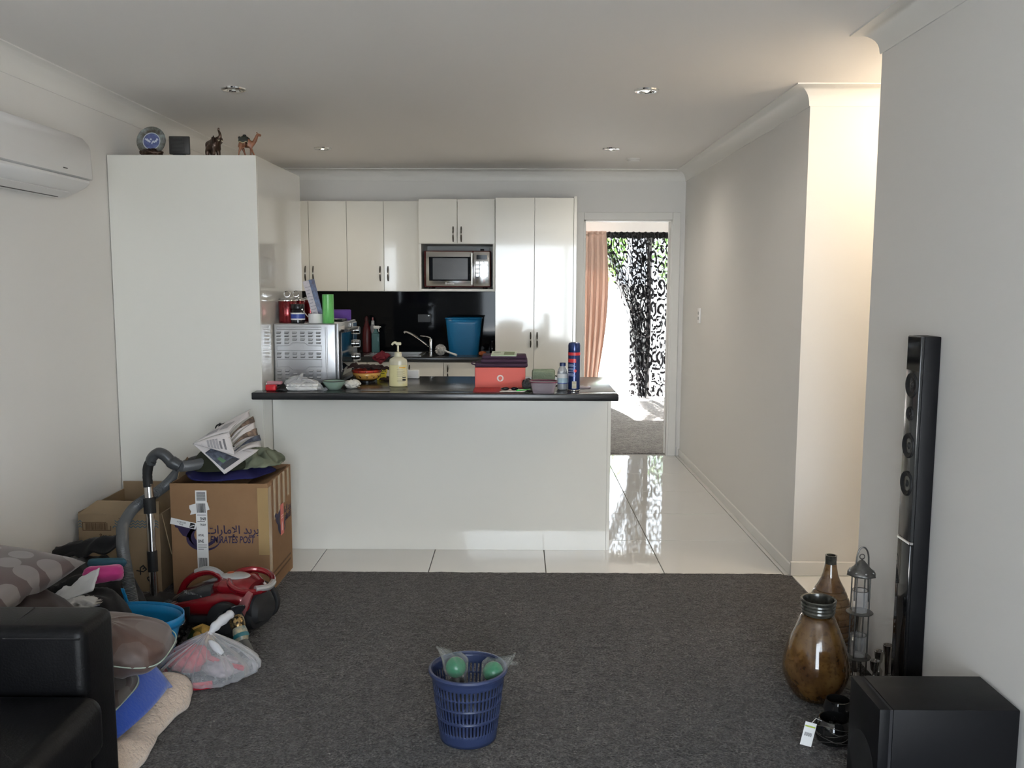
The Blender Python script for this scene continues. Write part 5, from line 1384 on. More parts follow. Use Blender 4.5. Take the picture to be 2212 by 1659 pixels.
LOW = ((0.005, -0.165, -0.10), (0.13, -0.02, -0.010), 0.012)
FRT = ((0.055, -0.14, -0.005), (0.015, -0.10, 0.115), 0.022)
TOP = ((0.015, -0.10, 0.115), (0.070, 0.10, 0.205), 0.014)
lowp = fan('page', M_news, *LOW)
for k in range(2):
    fan('page', M_news, (0.012 + 0.012 * k, -0.16 + 0.01 * k, -0.096 + 0.01 * k), (0.135 + 0.008 * k, -0.012, -0.004 + 0.010 * k), 0.012, inset=-0.004 - 0.004 * k)
fan('picture', M_pic1, *LOW, inset=0.003, u0=0.35, u1=0.92, v0=0.07, v1=0.60, solid=0.0005, par=lowp)
fan('picture', mat('news_photo_green', (0.10, 0.20, 0.11), 0.6), *LOW, inset=0.0042, u0=0.62, u1=0.78, v0=0.20, v1=0.34, solid=0.0004, par=lowp)
fan('picture', mat('news_photo_dark', (0.05, 0.055, 0.065), 0.6), *LOW, inset=0.0042, u0=0.80, u1=0.92, v0=0.10, v1=0.55, solid=0.0004, par=lowp)
frp = fan('front_page', M_news, *FRT)
M_newsink = mat('news_ink', (0.19, 0.18, 0.19), 0.8)
for k in range(2):
    fan('headline', M_newsink, *FRT, inset=0.002, u0=0.80 - 0.10 * k, u1=0.85 - 0.10 * k, v0=0.18, v1=0.72 - 0.1 * k, solid=0.0004, par=frp)
for k in range(4):
    fan('text_column', mat('news_text', (0.36, 0.34, 0.35), 0.8), *FRT, inset=0.002, u0=0.62 - 0.075 * k, u1=0.675 - 0.075 * k, v0=0.12, v1=0.78, solid=0.0004, par=frp)
tpp = fan('top_page', M_news, *TOP, curl=0.004)
fan('text_column', MATS['news_text'], *TOP, inset=0.0025, u0=0.35, u1=0.62, v0=0.15, v1=0.45, solid=0.0004, par=tpp, curl=0.004)
fan('text_column', MATS['news_text'], *TOP, inset=0.0025, u0=0.66, u1=0.86, v0=0.20, v1=0.60, solid=0.0004, par=tpp, curl=0.004)
for k in range(8):
    lo_ = Vector((0.052, -0.118, 0.0)) + Vector((-0.0055, 0.003, 0.0145)) * k
    hi_ = Vector((0.140, 0.02, 0.030)) + Vector((-0.0095, 0.009, 0.0225)) * k + Vector((0.012 * sin(k * 2.3), 0, 0.008 * sin(k * 1.7)))
    side = Vector((0.010, 0.10, 0.010))
    def f(u, v, lo_=lo_, hi_=hi_, side=side, k=k):
        q = lo_ + (hi_ - lo_) * u
        return q + side * (v - 0.5) * 0.35 + Vector((0.0, -0.012, 0.022)) * sin(pi * u) * 0.6 + Vector((-0.016, -0.02, 0.030)) * (v - 0.5) * u + Vector((0, 0, 0.004)) * sin(5 * v + k)
    part('inner_page', MB().grid(12, 6, f), [M_news, M_pic1, M_news, M_pic2, M_news, M_news, M_pic2, M_news][k], np_, auto=None, solid=0.0014)
# small black cable clip on top
tag(part('black_clip', MB().tube([(0.022 * cos(a), 0, 0.02 + 0.024 * sin(a)) for a in [2 * pi * k / 18 for k in range(18)]], 0.0035, 6, closed=True).tube([(0.0, 0, 0.03), (0.004, -0.004, 0.05)], [0.008, 0.007], 8).tube(smooth_path([(0.012, 0, 0.045), (0.03, 0, 0.05), (0.045, 0, 0.04)], 4), 0.003, 6), M_black, loc=(-1.478, 4.335, 0.745)), 'black wire loop sticking up behind the newspaper', 'cable')
# ---------------------------------------------------------------- vacuum cleaner
M_vred = mat('vacuum_red', (0.20, 0.005, 0.010), 0.18, coat=0.6, metal=0.2)
M_vgrey = mat('vacuum_smoke', (0.035, 0.035, 0.036), 0.2, spec=0.5)
M_vsil = mat('vacuum_silver', (0.42, 0.42, 0.42), 0.3, metal=0.5)
M_rub = mat('rubber', (0.014, 0.014, 0.015), 0.65)
vc = thing('vacuum_cleaner', 'red canister vacuum cleaner with grey hose and upright chrome wand', 'vacuum cleaner', (-1.165, 3.655, 0.006), radians(-15))
def loft(stations, n=28, ex=2.6):
    def f(u, v):
        k = v * (len(stations) - 1); i = min(int(k), len(stations) - 2); t_ = k - i
        s0, s1 = stations[i], stations[i + 1]
        x, w, zb, zt = [s0[j] + (s1[j] - s0[j]) * t_ for j in range(4)]
        a = 2 * pi * u; c_, sn = cos(a), sin(a); r = 1 / (abs(c_) ** ex + abs(sn) ** ex) ** (1 / ex)
        return (x, w * c_ * r, (zb + zt) / 2 + (zt - zb) / 2 * sn * r)
    b = MB().grid(n, (len(stations) - 1) * 4 + 1, f, cu=True)
    for v_ in (0, 1):
        b.add([f(i / n, v_) for i in range(n)], [tuple(range(n))])
    return b
part('chassis', loft([(-0.36, 0.04, 0.03, 0.06), (-0.30, 0.09, 0.022, 0.085), (-0.15, 0.105, 0.02, 0.10), (0.04, 0.105, 0.02, 0.13), (0.085, 0.09, 0.03, 0.12)]), M_rub, vc)
part('red_shell', loft([(-0.37, 0.035, 0.062, 0.085), (-0.30, 0.085, 0.06, 0.125), (-0.18, 0.112, 0.065, 0.165), (-0.05, 0.118, 0.07, 0.205), (0.04, 0.108, 0.08, 0.215), (0.075, 0.085, 0.10, 0.195)]), M_vred, vc)
part('dust_box', loft([(-0.33, 0.04, 0.095, 0.125), (-0.27, 0.082, 0.10, 0.165), (-0.17, 0.094, 0.12, 0.205), (-0.105, 0.09, 0.14, 0.222)]), M_vgrey, vc)
link('brand_lettering', text_mesh('Nilfisk', 0.036, M_vsil, bold=0.0004), vc, (-0.19, -0.0895, 0.168), (radians(62), radians(-14), radians(180)))
part('carry_handle', MB().tube(smooth_path([(-0.32, 0, 0.12), (-0.285, 0, 0.185), (-0.225, 0, 0.228), (-0.16, 0, 0.243), (-0.12, 0, 0.232), (-0.09, 0, 0.205)], 6), [0.016] * 31, 10), M_vred, vc)
part('handle_top', MB().tube(smooth_path([(-0.235, 0, 0.235), (-0.185, 0, 0.252), (-0.14, 0, 0.250), (-0.10, 0, 0.228)], 5), 0.013, 8), M_vsil, vc)
part('rear_deck', loft([(-0.11, 0.07, 0.17, 0.222), (-0.06, 0.095, 0.17, 0.242), (0.02, 0.09, 0.17, 0.240), (0.06, 0.06, 0.17, 0.222)]), M_vred, vc)
part('control_panel', MB().sphere((-0.03, -0.012, 0.240), (0.062, 0.042, 0.014), 24, 10, M=Matrix.Rotation(radians(12), 4, 'Z')), M_vsil, vc)
part('power_button', MB().sphere((-0.055, -0.010, 0.250), (0.018, 0.016, 0.006), 16, 8), mat('amber_button', (0.45, 0.09, 0.03), 0.3), vc)
ring = [(0.035 + 0.085 * cos(a), 0.098 * sin(a), 0.222 - 0.045 * cos(a) * 0.4 + 0.012 * sin(a)) for a in [2 * pi * k / 36 for k in range(36)]]
part('bumper_ring', MB().tube(ring, 0.013, 10, closed=True), M_vred, vc)
part('bumper_tip', MB().tube(smooth_path([(0.095, -0.068, 0.212), (0.120, -0.03, 0.208), (0.125, 0.0, 0.207), (0.116, 0.04, 0.210)], 5), 0.0142, 10), M_vsil, vc)
part('rear_panel', loft([(0.05, 0.085, 0.05, 0.19), (0.085, 0.085, 0.045, 0.175), (0.105, 0.07, 0.06, 0.14)]), M_rub, vc)
part('side_fin', MB().prism([(0.02, 0.10), (0.06, 0.10), (0.105, 0.205), (0.085, 0.215), (0.03, 0.14)], 0.012, Matrix.Translation((0, -0.112, 0))), mat('fin_pink', (0.30, 0.10, 0.10), 0.4), vc, smooth=False)
part('side_vent', MB().prism([(-0.27, 0.075), (-0.19, 0.070), (-0.19, 0.125), (-0.25, 0.110)], 0.004, Matrix.Translation((0, -0.1175, 0))), M_rub, vc, smooth=False)
for s_ in (-1, 1):
    wh = part('wheel', MB().lathe([(0.0, -0.016), (0.05, -0.016), (0.078, -0.013), (0.086, -0.006), (0.086, 0.012), (0.078, 0.017), (0.0, 0.017)], 36, M=Matrix.Translation((0, s_ * 0.138, 0.0862)) @ Matrix.Rotation(radians(90), 4, 'X')), M_rub, vc)
    part('hub_cap', MB().lathe([(0.0, 0), (0.03, 0.0), (0.045, 0.004), (0.05, 0.010)], 24, M=Matrix.Translation((0, s_ * 0.1625, 0.0862)) @ Matrix.Rotation(radians(90 * s_), 4, 'X'), cap1=False), M_vgrey, wh)
part('front_castor', MB().sphere((-0.27, 0, 0.022), 0.021, 14, 8), M_rub, vc)
# hose and wand, given in world numbers then moved into the cleaner's frame
VI = (Matrix.Translation(vc.location) @ Matrix.Rotation(radians(-15), 4, 'Z')).inverted()
def vpath(pts, n=8):
    return [VI @ p for p in smooth_path(pts, n)]
def hose_tube(pts, r, per=0.0055, seg=12):
    P = [Vector(p) for p in pts]; L = [0.0]
    for a, b in zip(P[:-1], P[1:]):
        L.append(L[-1] + (b - a).length)
    N = int(L[-1] / (per / 2)); out = []; rad = []; j = 0
    for i in range(N + 1):
        s_ = L[-1] * i / N
        while j < len(L) - 2 and L[j + 1] < s_:
            j += 1
        t_ = (s_ - L[j]) / max(1e-9, L[j + 1] - L[j]); out.append(P[j] + (P[j + 1] - P[j]) * t_); rad.append(r if i % 2 else r * 0.90)
    return MB().tube(out, rad, seg)
M_hose = mat('grey_hose', (0.10, 0.105, 0.11), 0.3, spec=0.6)
hp = vpath([(-1.565, 4.03, 0.640), (-1.54, 4.10, 0.630), (-1.515, 4.20, 0.622), (-1.50, 4.34, 0.612), (-1.57, 4.44, 0.60), (-1.665, 4.37, 0.578), (-1.676, 4.16, 0.530), (-1.708, 4.088, 0.500), (-1.772, 4.00, 0.452), (-1.755, 3.84, 0.415), (-1.698, 3.70, 0.398), (-1.652, 3.60, 0.362), (-1.606, 3.525, 0.295), (-1.582, 3.50, 0.205), (-1.572, 3.51, 0.115), (-1.565, 3.58, 0.055), (-1.545, 3.68, 0.050), (-1.525, 3.755, 0.085)], 10)
part('hose', hose_tube(hp, 0.026), M_hose, vc)
part('hose_cuff', MB().tube(vpath([(-1.700, 4.02, 0.652), (-1.690, 4.02, 0.682), (-1.662, 4.02, 0.704), (-1.632, 4.022, 0.694), (-1.604, 4.025, 0.664), (-1.565, 4.03, 0.640)], 6), [0.024] * 12 + [0.026] * 12 + [0.030] * 4 + [0.028] * 3, 14), mat('hose_grey_dark', (0.055, 0.058, 0.062), 0.35), vc)
def wseg(name, z0, z1, r, m, x0=-1.707):
    f = lambda z: VI @ Vector((-1.712 + (0.62 - z) * 0.052, 4.02 - (0.62 - z) * 0.10, z))
    return part(name, MB().tube([f(z0), f(z0 + (z1 - z0) * 0.5), f(z1)], r, 16), m, vc)
part('wand_grip', MB().tube(vpath([(-1.71, 4.012, 0.545), (-1.715, 4.02, 0.60), (-1.708, 4.02, 0.645), (-1.69, 4.02, 0.672)], 6), [0.021, 0.022, 0.021, 0.022, 0.021, 0.022, 0.021, 0.022, 0.022, 0.023, 0.023, 0.023, 0.023, 0.023, 0.023, 0.023, 0.023, 0.023, 0.023], 14), M_rub, vc)
wseg('wand_tube', 0.49, 0.56, 0.0195, M_mwsteel)
wseg('wand_lock', 0.425, 0.497, 0.027, M_rub)
wseg('wand_tube', 0.245, 0.43, 0.0185, M_mwsteel)
wseg('wand_lock', 0.155, 0.25, 0.0225, M_rub)
wseg('wand_tube', 0.035, 0.16, 0.0185, M_mwsteel)
part('floor_head', MB().rbox(-0.06, 0.12, -0.07, 0.05, 0.0, 0.038, 0.012, 3), M_rub, vc, loc=(VI @ Vector((-1.68, 3.965, 0.006))))

# ---------------------------------------------------------------- clothes heap, cushions, tub, blankets
M_blackc = mat('black_cloth', (0.009, 0.009, 0.010), 0.95, sheen=0.1)
M_char = mat('charcoal_cloth', (0.025, 0.025, 0.028), 0.95)
heap('black_jacket', 0.25, 0.34, 0.31, 3.1, 0.05, M_blackc, (-1.80, 3.56, 0.006), 'black jacket heaped against the pale cardboard box', fq=7, p=2.6)
heap('charcoal_coat', 0.26, 0.26, 0.46, 9.4, 0.04, M_char, (-1.79, 2.84, 0.006), 'charcoal coat heaped behind the sofa under the spotted cushion', fq=6, p=4)
heap('black_trousers', 0.17, 0.22, 0.30, 5.9, 0.03, M_blackc, (-1.60, 3.22, 0.006), 'black trousers bundled below the pink towel, half in the basin', fq=8, p=3)
def collar(u, v):
    x = -0.17 + 0.30 * u; y = 0.02 * sin(6 * u) + 0.10 * v
    return (x, y, 0.03 + 0.075 * u + 0.05 * sin(pi * v) + 0.012 * fold(u, v, 2, 3))
tag(part('black_sleeve', MB().grid(30, 14, collar), M_blackc, loc=(-1.835, 3.67, 0.255), auto=None, solid=0.006), 'black sleeve lying along the top of the black jacket', 'garment')
def roll(rx, L, seed, amp):
    def f(u, v):
        a = 2 * pi * u; e = 1 + amp * fold(cos(a) + v, sin(a), seed, 1.6)
        k = (1 - abs(2 * v - 1) ** 6) ** 0.4
        return (L * (v - 0.5), rx * cos(a) * e * max(k, 0.05), rx + rx * sin(a) * e * max(k, 0.05))
    return MB().grid(28, 24, f, cu=True)
M_pink = mat('pink_towel', (0.42, 0.03, 0.17), 0.95, sheen=0.3)
tag(part('pink_towel', roll(0.032, 0.15, 2.0, 0.10), M_pink, loc=(-1.578, 3.27, 0.348), rot=(0, radians(-4), radians(6)), auto=None), 'bright pink rolled towel on the dark clothes', 'towel')
tag(part('teal_cloth', roll(0.018, 0.15, 5.0, 0.10), mat('teal_cloth', (0.02, 0.07, 0.10), 0.9), loc=(-1.588, 3.32, 0.390), rot=(0, 0, radians(4)), auto=None), 'strip of teal cloth just above the pink towel', 'cloth')
M_whitec = mat('white_cloth', (0.60, 0.59, 0.58), 0.9)
def wc(u, v):
    x = -0.02 + 0.14 * u ** 1.3; z = 0.115 * u ** 0.9 * (0.6 + 0.4 * v) + 0.02 * v
    return (x - 0.05 * (1 - u) * v, -0.03 + 0.06 * v - 0.02 * u, z + 0.008 * fold(u, v, 1, 3))
tag(part('white_shirt', MB().grid(20, 12, wc), M_whitec, loc=(-1.665, 3.16, 0.295), auto=None, solid=0.004), 'white shirt hem poking up left of the pink towel', 'garment')
tag(part('grey_plastic_bag', crump(0.075, 0.05, 0.026, 6.3, 0.35, 3.2, 44, 20), mat('grey_white_plastic', (0.46, 0.45, 0.43), 0.4), loc=(-1.56, 3.03, 0.318), rot=(0, radians(-10), radians(12)), auto=None), 'crumpled pale grey plastic bag behind the sofa arm', 'plastic bag')
tag(part('mint_cloth', crump(0.05, 0.04, 0.018, 1.9, 0.25, 2.5, 32, 14), mat('mint_cloth', (0.36, 0.48, 0.38), 0.9), loc=(-1.645, 2.98, 0.318), auto=None), 'scrap of mint green cloth beside the grey plastic bag', 'cloth')
tag(part('black_bin_bag', crump(0.075, 0.07, 0.075, 8.8, 0.22, 2.2, 48, 24), mat('black_poly', (0.008, 0.008, 0.010), 0.16), loc=(-1.435, 3.49, 0.006), auto=None), 'shiny black plastic bag in front of the vacuum hose', 'plastic bag')

# spotted cushions
def spot_mat(name, base, spot, scale, off):
    m = mat(name, base, 0.5, sheen=0.2)
    nt = m.node_tree; b = nt.nodes['Principled BSDF']
    tc = nt.nodes.new('ShaderNodeTexCoord'); mp = nt.nodes.new('ShaderNodeMapping')
    mp.inputs['Location'].default_value = off; mp.inputs['Scale'].default_value = (scale, scale, 0.0)
    vo = nt.nodes.new('ShaderNodeTexVoronoi'); vo.voronoi_dimensions = '2D'; vo.inputs['Scale'].default_value = 1.0; vo.inputs['Randomness'].default_value = 0.35
    r = nt.nodes.new('ShaderNodeValToRGB'); r.color_ramp.interpolation = 'CONSTANT'
    r.color_ramp.elements[0].color = (*spot, 1); r.color_ramp.elements[1].position = 0.36; r.color_ramp.elements[1].color = (*base, 1)
    nt.links.new(tc.outputs['Object'], mp.inputs[0]); nt.links.new(mp.outputs[0], vo.inputs['Vector']); nt.links.new(vo.outputs['Distance'], r.inputs['Fac']); nt.links.new(r.outputs[0], b.inputs['Base Color'])
    return m
M_spotA = spot_mat('brown_spot_satin', (0.075, 0.048, 0.044), (0.175, 0.150, 0.142), 10.0, (0.2, 0.1, 0))
M_spotB = spot_mat('tan_spot_satin', (0.090, 0.049, 0.037), (0.115, 0.078, 0.066), 6.0, (0.4, 0.3, 0))
M_spotC = spot_mat('dark_spot_satin', (0.050, 0.033, 0.029), (0.10, 0.085, 0.078), 7.0, (0.7, 0.2, 0))
def pillow(sx, sy, t_, seed, p=0.42):
    def f(side):
        def g(u, v):
            a, b_ = 2 * u - 1, 2 * v - 1
            e = ((1 - a * a) * (1 - b_ * b_))
            pin = 1 - 0.10 * (1 - abs(a)) * (abs(b_) ** 3) ; pin2 = 1 - 0.10 * (1 - abs(b_)) * (abs(a) ** 3)
            return (sx * a * pin2, sy * b_ * pin, side * t_ * max(e, 0) ** p + 0.006 * nz(a * 2, b_ * 2, seed))
        return g
    return MB().grid(30, 30, f(1)).grid(30, 30, f(-1))
def cushion(name, sx, sy, t_, m, loc, rot, label, piping=None):
    th = thing(name, label, 'cushion', loc, rot=tuple(radians(r) for r in rot))
    part('cover', pillow(sx, sy, t_, loc[0]), m, th, auto=None)
    if piping:
        pts = []
        for a0, b0, a1, b1 in ((-1, -1, 1, -1), (1, -1, 1, 1), (1, 1, -1, 1), (-1, 1, -1, -1)):
            for k in range(12):
                a = a0 + (a1 - a0) * k / 12; b_ = b0 + (b1 - b0) * k / 12
                pin = 1 - 0.10 * (1 - abs(a)) * (abs(b_) ** 3); pin2 = 1 - 0.10 * (1 - abs(b_)) * (abs(a) ** 3)
                pts.append((sx * a * pin2, sy * b_ * pin, 0))
        part('piping', MB().tube(pts, 0.004, 6, closed=True), piping, th)
    return th
M_pipe = mat('pale_piping', (0.40, 0.48, 0.40), 0.7)
cushion('spotted_cushion', 0.24, 0.22, 0.070, M_spotA, (-1.70, 2.66, 0.572), (3, 5, -8), 'brown satin cushion with large pale spots lying behind the sofa')
heap('brown_cover', 0.26, 0.20, 0.10, 2.9, 0.02, mat('dark_brown_satin', (0.028, 0.018, 0.017), 0.5), (-1.64, 2.62, 0.440), 'dark brown satin cover bunched below the spotted cushion', 'cover', fq=9, p=3)
def plump(name, sx, sy, sz, m, loc, rot, label):
    th = thing(name, label, 'cushion', loc, rot=tuple(radians(r) for r in rot))
    def f(u, v):
        a = 2 * pi * u; b_ = pi * v - pi / 2
        sg = lambda q, e: (abs(q) ** e) * (1 if q >= 0 else -1)
        cx, sn = sg(cos(a), 0.55), sg(sin(a), 0.55); cb, sb = max(0.0, cos(b_)) ** 0.75, sg(sin(b_), 0.9)
        w = 1 + 0.035 * fold(cos(a) * 1.2 + sb, sin(a) * 1.2, loc[2], 1.5)
        return (sx * cx * cb * w, sy * sn * cb * w, sz * sb * w)
    part('cover', MB().grid(56, 24, f, cu=True), m, th, auto=None)
    part('piping', MB().tube([(sx * (abs(cos(a)) ** 0.55) * (1 if cos(a) >= 0 else -1) * 1.01, sy * (abs(sin(a)) ** 0.55) * (1 if sin(a) >= 0 else -1) * 1.01, 0.01 * sin(2 * a)) for a in [2 * pi * k / 72 for k in range(72)]], 0.0022, 6, closed=True), M_pipe, th)
plump('tan_cushion', 0.21, 0.15, 0.080, M_spotB, (-1.335, 2.74, 0.328), (0, 7, 6), 'plump brown cushion with faint spots, upper of two beside the sofa arm')
plump('brown_cushion', 0.16, 0.14, 0.050, M_spotC, (-1.385, 2.66, 0.215), (4, 10, -4), 'darker brown cushion squashed beneath the plump spotted one')
# blue tub
M_btub = mat('sky_blue_plastic', (0.010, 0.19, 0.42), 0.3)
t = thing('blue_basin', 'bright blue oval plastic basin behind the brown cushion', 'basin', (-1.485, 3.255, 0.006))
t.scale = (0.92, 0.82, 0.93)
def basin(u, v):
    a = 2 * pi * u; r = 0.75 + 0.25 * v
    return (0.215 * r * cos(a), 0.165 * r * sin(a), 0.003 + 0.222 * v)
part('tub', MB().grid(56, 8, basin, cu=True).add([basin(i / 56, 0) for i in range(56)], [tuple(range(56))]), M_btub, t, auto=50, solid=0.003)
part('rim_band', MB().grid(56, 3, lambda u, v: (0.224 * cos(2 * pi * u), 0.174 * sin(2 * pi * u), 0.198 + 0.038 * v), cu=True), M_btub, t, auto=None, solid=0.005)
part('handle', MB().grid(3, 10, lambda u, v: (-0.075 + 0.014 * u - 0.018 * v, 0.172 - 0.012 * v, 0.215 + 0.082 * v)), M_btub, t, auto=None, solid=0.004)
# blankets
M_fleece = mat('blue_fleece', (0.003, 0.058, 0.40), 0.95, sheen=0.5, bump=(90, 0.4, 0.004))
M_sherpa = mat('cream_sherpa', (0.62, 0.49, 0.385), 1.0, sheen=0.5, bump=(70, 1.0, 0.012))
def fleece(u, v):
    # u along the run from far (0) to near (1), v from the heap's top out to the flank's foot
    y = 2.99 - 0.62 * u
    hi = 0.185 + 0.045 * (1 - u)
    x = -1.60 + 0.375 * v + 0.05 * sin(pi * min(1, u * 1.3)) * v * 0.5 + 0.015 * (1 - u) ** 2 * v
    if v < 0.70:
        z = hi + 0.012 * nz(u * 4, v * 4, 2)
    else:
        k = (v - 0.70) / 0.30
        z = hi - (hi - 0.105) * k ** 1.4
    if u < 0.14:
        z -= 0.09 * ((0.14 - u) / 0.14) ** 1.6
    return (x, y, z + 0.014 * fold(u * 2, v, 6.0, 1.6) * (1 - v ** 4))
tag(part('blue_fleece_blanket', MB().grid(56, 44, fleece), M_fleece, auto=None, solid=0.014), 'bright blue fleece blanket draped over the heap beside the sofa', 'blanket')
def sherp(u, v):
    y = 3.05 - 0.66 * u
    r = 0.046 + 0.010 * sin(8 * u + 1) + 0.012 * nz(u * 6, v * 2, 3)
    a = pi * (1.0 - 1.12 * v)
    cx = -1.245 + 0.045 * sin(pi * u) * 0.6 - 0.015 * u + 0.012 * sin(11 * u)
    return (cx + (0.085 if a > pi / 2 else 0.055 + 0.3 * r) * cos(a) + 0.006 * nz(u * 9, v * 4, 1), y + 0.014 * nz(u * 6, v * 3, 8), max(0.012, 0.030 + r * sin(a)))
tag(part('cream_sherpa_blanket', MB().grid(70, 30, sherp), M_sherpa, auto=None, solid=0.010), 'cream sherpa blanket edge spilling on the carpet below the blue fleece', 'blanket')

# clear bag of red things with knotted top
M_bagc = film('milky_film', (0.74, 0.74, 0.76), 0.23, 0.18)
cb = thing('knotted_bag', 'clear plastic carrier bag with red contents, knotted at the top', 'plastic bag', (-1.175, 3.195, 0.006))
def kb(u, v):
    a = 2 * pi * u
    prof = [(0.10, 0.0), (0.155, 0.012), (0.178, 0.035), (0.168, 0.065), (0.125, 0.105), (0.06, 0.145), (0.018, 0.168), (0.010, 0.176)]
    k = v * (len(prof) - 1); i = min(int(k), len(prof) - 2); t_ = k - i
    r = prof[i][0] * (1 - t_) + prof[i + 1][0] * t_; z = prof[i][1] * (1 - t_) + prof[i + 1][1] * t_
    pl = 1 + (0.06 + 0.16 * v * (1 - v) * 4 * 0.6) * (sin(17 * a + 2 * sin(3 * a)) + 0.6 * sin(31 * a + 1)) * (0.3 + v * 0.9) * 0.6 + 0.10 * nz(cos(a) * 1.5, sin(a) * 1.5, v * 2 + 3)
    return (1.06 * r * cos(a) * pl + 0.02 * v, 0.80 * r * sin(a) * pl, max(0.002, z + 0.008 * nz(a, v * 3, 5)))
part('film', MB().grid(130, 28, kb, cu=True), M_bagc, cb, auto=None)
part('knot_tail', MB().tube(smooth_path([(0.02, 0, 0.168), (0.035, 0.02, 0.190), (0.055, 0.05, 0.205), (0.075, 0.09, 0.215)], 5), [0.010, 0.009, 0.010, 0.013, 0.017, 0.019, 0.018, 0.016, 0.017, 0.019, 0.020, 0.019, 0.017, 0.016, 0.018, 0.016], 9), film('milky_film_thick', (0.75, 0.75, 0.77), 0.65, 0.2), cb, auto=None)
part('tail_loop', MB().tube(smooth_path([(0.03, -0.03, 0.155), (0.06, -0.05, 0.14), (0.085, -0.055, 0.115)], 4), [0.006, 0.010, 0.013, 0.014, 0.015, 0.014, 0.013, 0.012, 0.010], 8), MATS['milky_film_thick'], cb, auto=None)
M_redf = mat('red_felt', (0.42, 0.015, 0.03), 0.7)
part('red_contents', crump(0.075, 0.07, 0.048, 5.1, 0.22, 2.0), M_redf, cb, loc=(-0.075, 0.03, 0.012), auto=None)
part('red_contents', MB().tube(smooth_path([(-0.15, -0.02, 0.03), (-0.10, -0.095, 0.020), (-0.01, -0.115, 0.016), (0.06, -0.10, 0.018)], 5), [0.014] * 16, 8), M_redf, cb)
part('red_contents', MB().tube(smooth_path([(0.02, 0.0, 0.075), (0.08, -0.02, 0.06), (0.15, -0.01, 0.04)], 4), [0.010] * 9, 8), M_redf, cb)
part('pale_contents', crump(0.07, 0.06, 0.032, 9.9, 0.25, 2.2), mat('grey_pink', (0.34, 0.28, 0.30), 0.7), cb, loc=(0.065, 0.0, 0.010), auto=None)

# octagonal brass candlestick lying on its side
M_brass = mat('aged_brass', (0.34, 0.22, 0.06), 0.25, metal=1.0, mottle=(30, (0.18, 0.11, 0.03), 0.3))
t = thing('brass_candlestick', 'brass candlestick with octagonal base lying on its side', 'candlestick', (-1.272, 3.43, 0.062), rot=(radians(62), radians(0), radians(8)))
oc = [(0.056, -0.004), (0.056, 0.004), (0.046, 0.008), (0.020, 0.012)]
part('octagonal_base', MB().lathe(oc, 8), M_brass, t, smooth=False)
part('stem', MB().lathe([(0.016, 0.0121), (0.010, 0.02), (0.015, 0.026), (0.009, 0.036), (0.013, 0.05), (0.008, 0.06), (0.012, 0.085), (0.016, 0.092)], 18), M_brass, t)
# leaning ornamental vase
t = thing('ornate_vase', 'slender black vase with gold collar and teal striped body leaning by the bag', 'vase', (-1.062, 3.335, 0.030), rot=(radians(-30), radians(-27), 0))
M_vblk = mat('black_glaze', (0.012, 0.014, 0.018), 0.15, coat=0.5)
part('foot', MB().lathe([(0.030, 0), (0.032, 0.004), (0.028, 0.035), (0.022, 0.06)], 24), mat('grey_stone_glaze', (0.10, 0.10, 0.095), 0.4, mottle=(40, (0.06, 0.06, 0.058), 0.2)), t)
part('body', MB().lathe([(0.022, 0.0602), (0.028, 0.075), (0.030, 0.095), (0.026, 0.115)], 24, cap0=False, cap1=False), mat('cream_glaze', (0.45, 0.36, 0.22), 0.3, mottle=(35, (0.05, 0.13, 0.15), 0.5)), t)
part('teal_stripe', MB().lathe([(0.0305, 0.072), (0.0325, 0.082), (0.0305, 0.088)], 24, cap0=False, cap1=False), mat('teal_glaze', (0.02, 0.13, 0.15), 0.25), t)
part('gold_collar', MB().lathe([(0.026, 0.1152), (0.030, 0.130), (0.030, 0.150), (0.022, 0.165)], 24, cap0=False, cap1=False), mat('gold_black', (0.36, 0.24, 0.10), 0.25, metal=0.7, mottle=(70, (0.02, 0.018, 0.015), 0.8)), t)
part('lip', MB().lathe([(0.022, 0.1652), (0.030, 0.178), (0.044, 0.190), (0.045, 0.194), (0.028, 0.186), (0.014, 0.17), (0.0, 0.165)], 28, cap0=False), M_vblk, t)
# ---------------------------------------------------------------- speakers and ornaments on the right
M_spk = mat('speaker_black', (0.0042, 0.0043, 0.0055), 0.5, spec=0.28, bump=(200, 0.1, 0.001))
M_piano = mat('piano_black', (0.008, 0.008, 0.009), 0.06, spec=0.6)
M_smoke = mat('smoke_grey_gloss', (0.035, 0.036, 0.037), 0.18)
FZ = 0.0062
sb = thing('subwoofer', 'black box subwoofer on the carpet at the lower right', 'subwoofer', (1.16, 2.365, FZ))
part('cabinet', MB().rbox(-0.150, 0.188, -0.105, 0.105, 0.012, 0.354, 0.003, 2), M_spk, sb)
part('baffle', MB().rbox(-0.187, -0.158, -0.105, 0.105, 0.012, 0.354, 0.003, 2), M_spk, sb)
part('baffle_gap', MB().box(-0.159, -0.149, -0.102, 0.102, 0.015, 0.351), M_ink, sb, smooth=False)
part('driver_grille', MB().lathe([(0.0, 0.002), (0.075, 0.002), (0.085, 0.0)], 32, M=Matrix.Translation((-0.1872, 0, 0.15)) @ Matrix.Rotation(radians(-90), 4, 'Y'), cap1=False), M_rub, sb)
for sx in (-0.14, 0.16):
    for sy in (-0.08, 0.08):
        part('foot', MB().lathe([(0.014, 0), (0.012, 0.0125)], 12, (sx, sy, 0)), M_rub, sb)

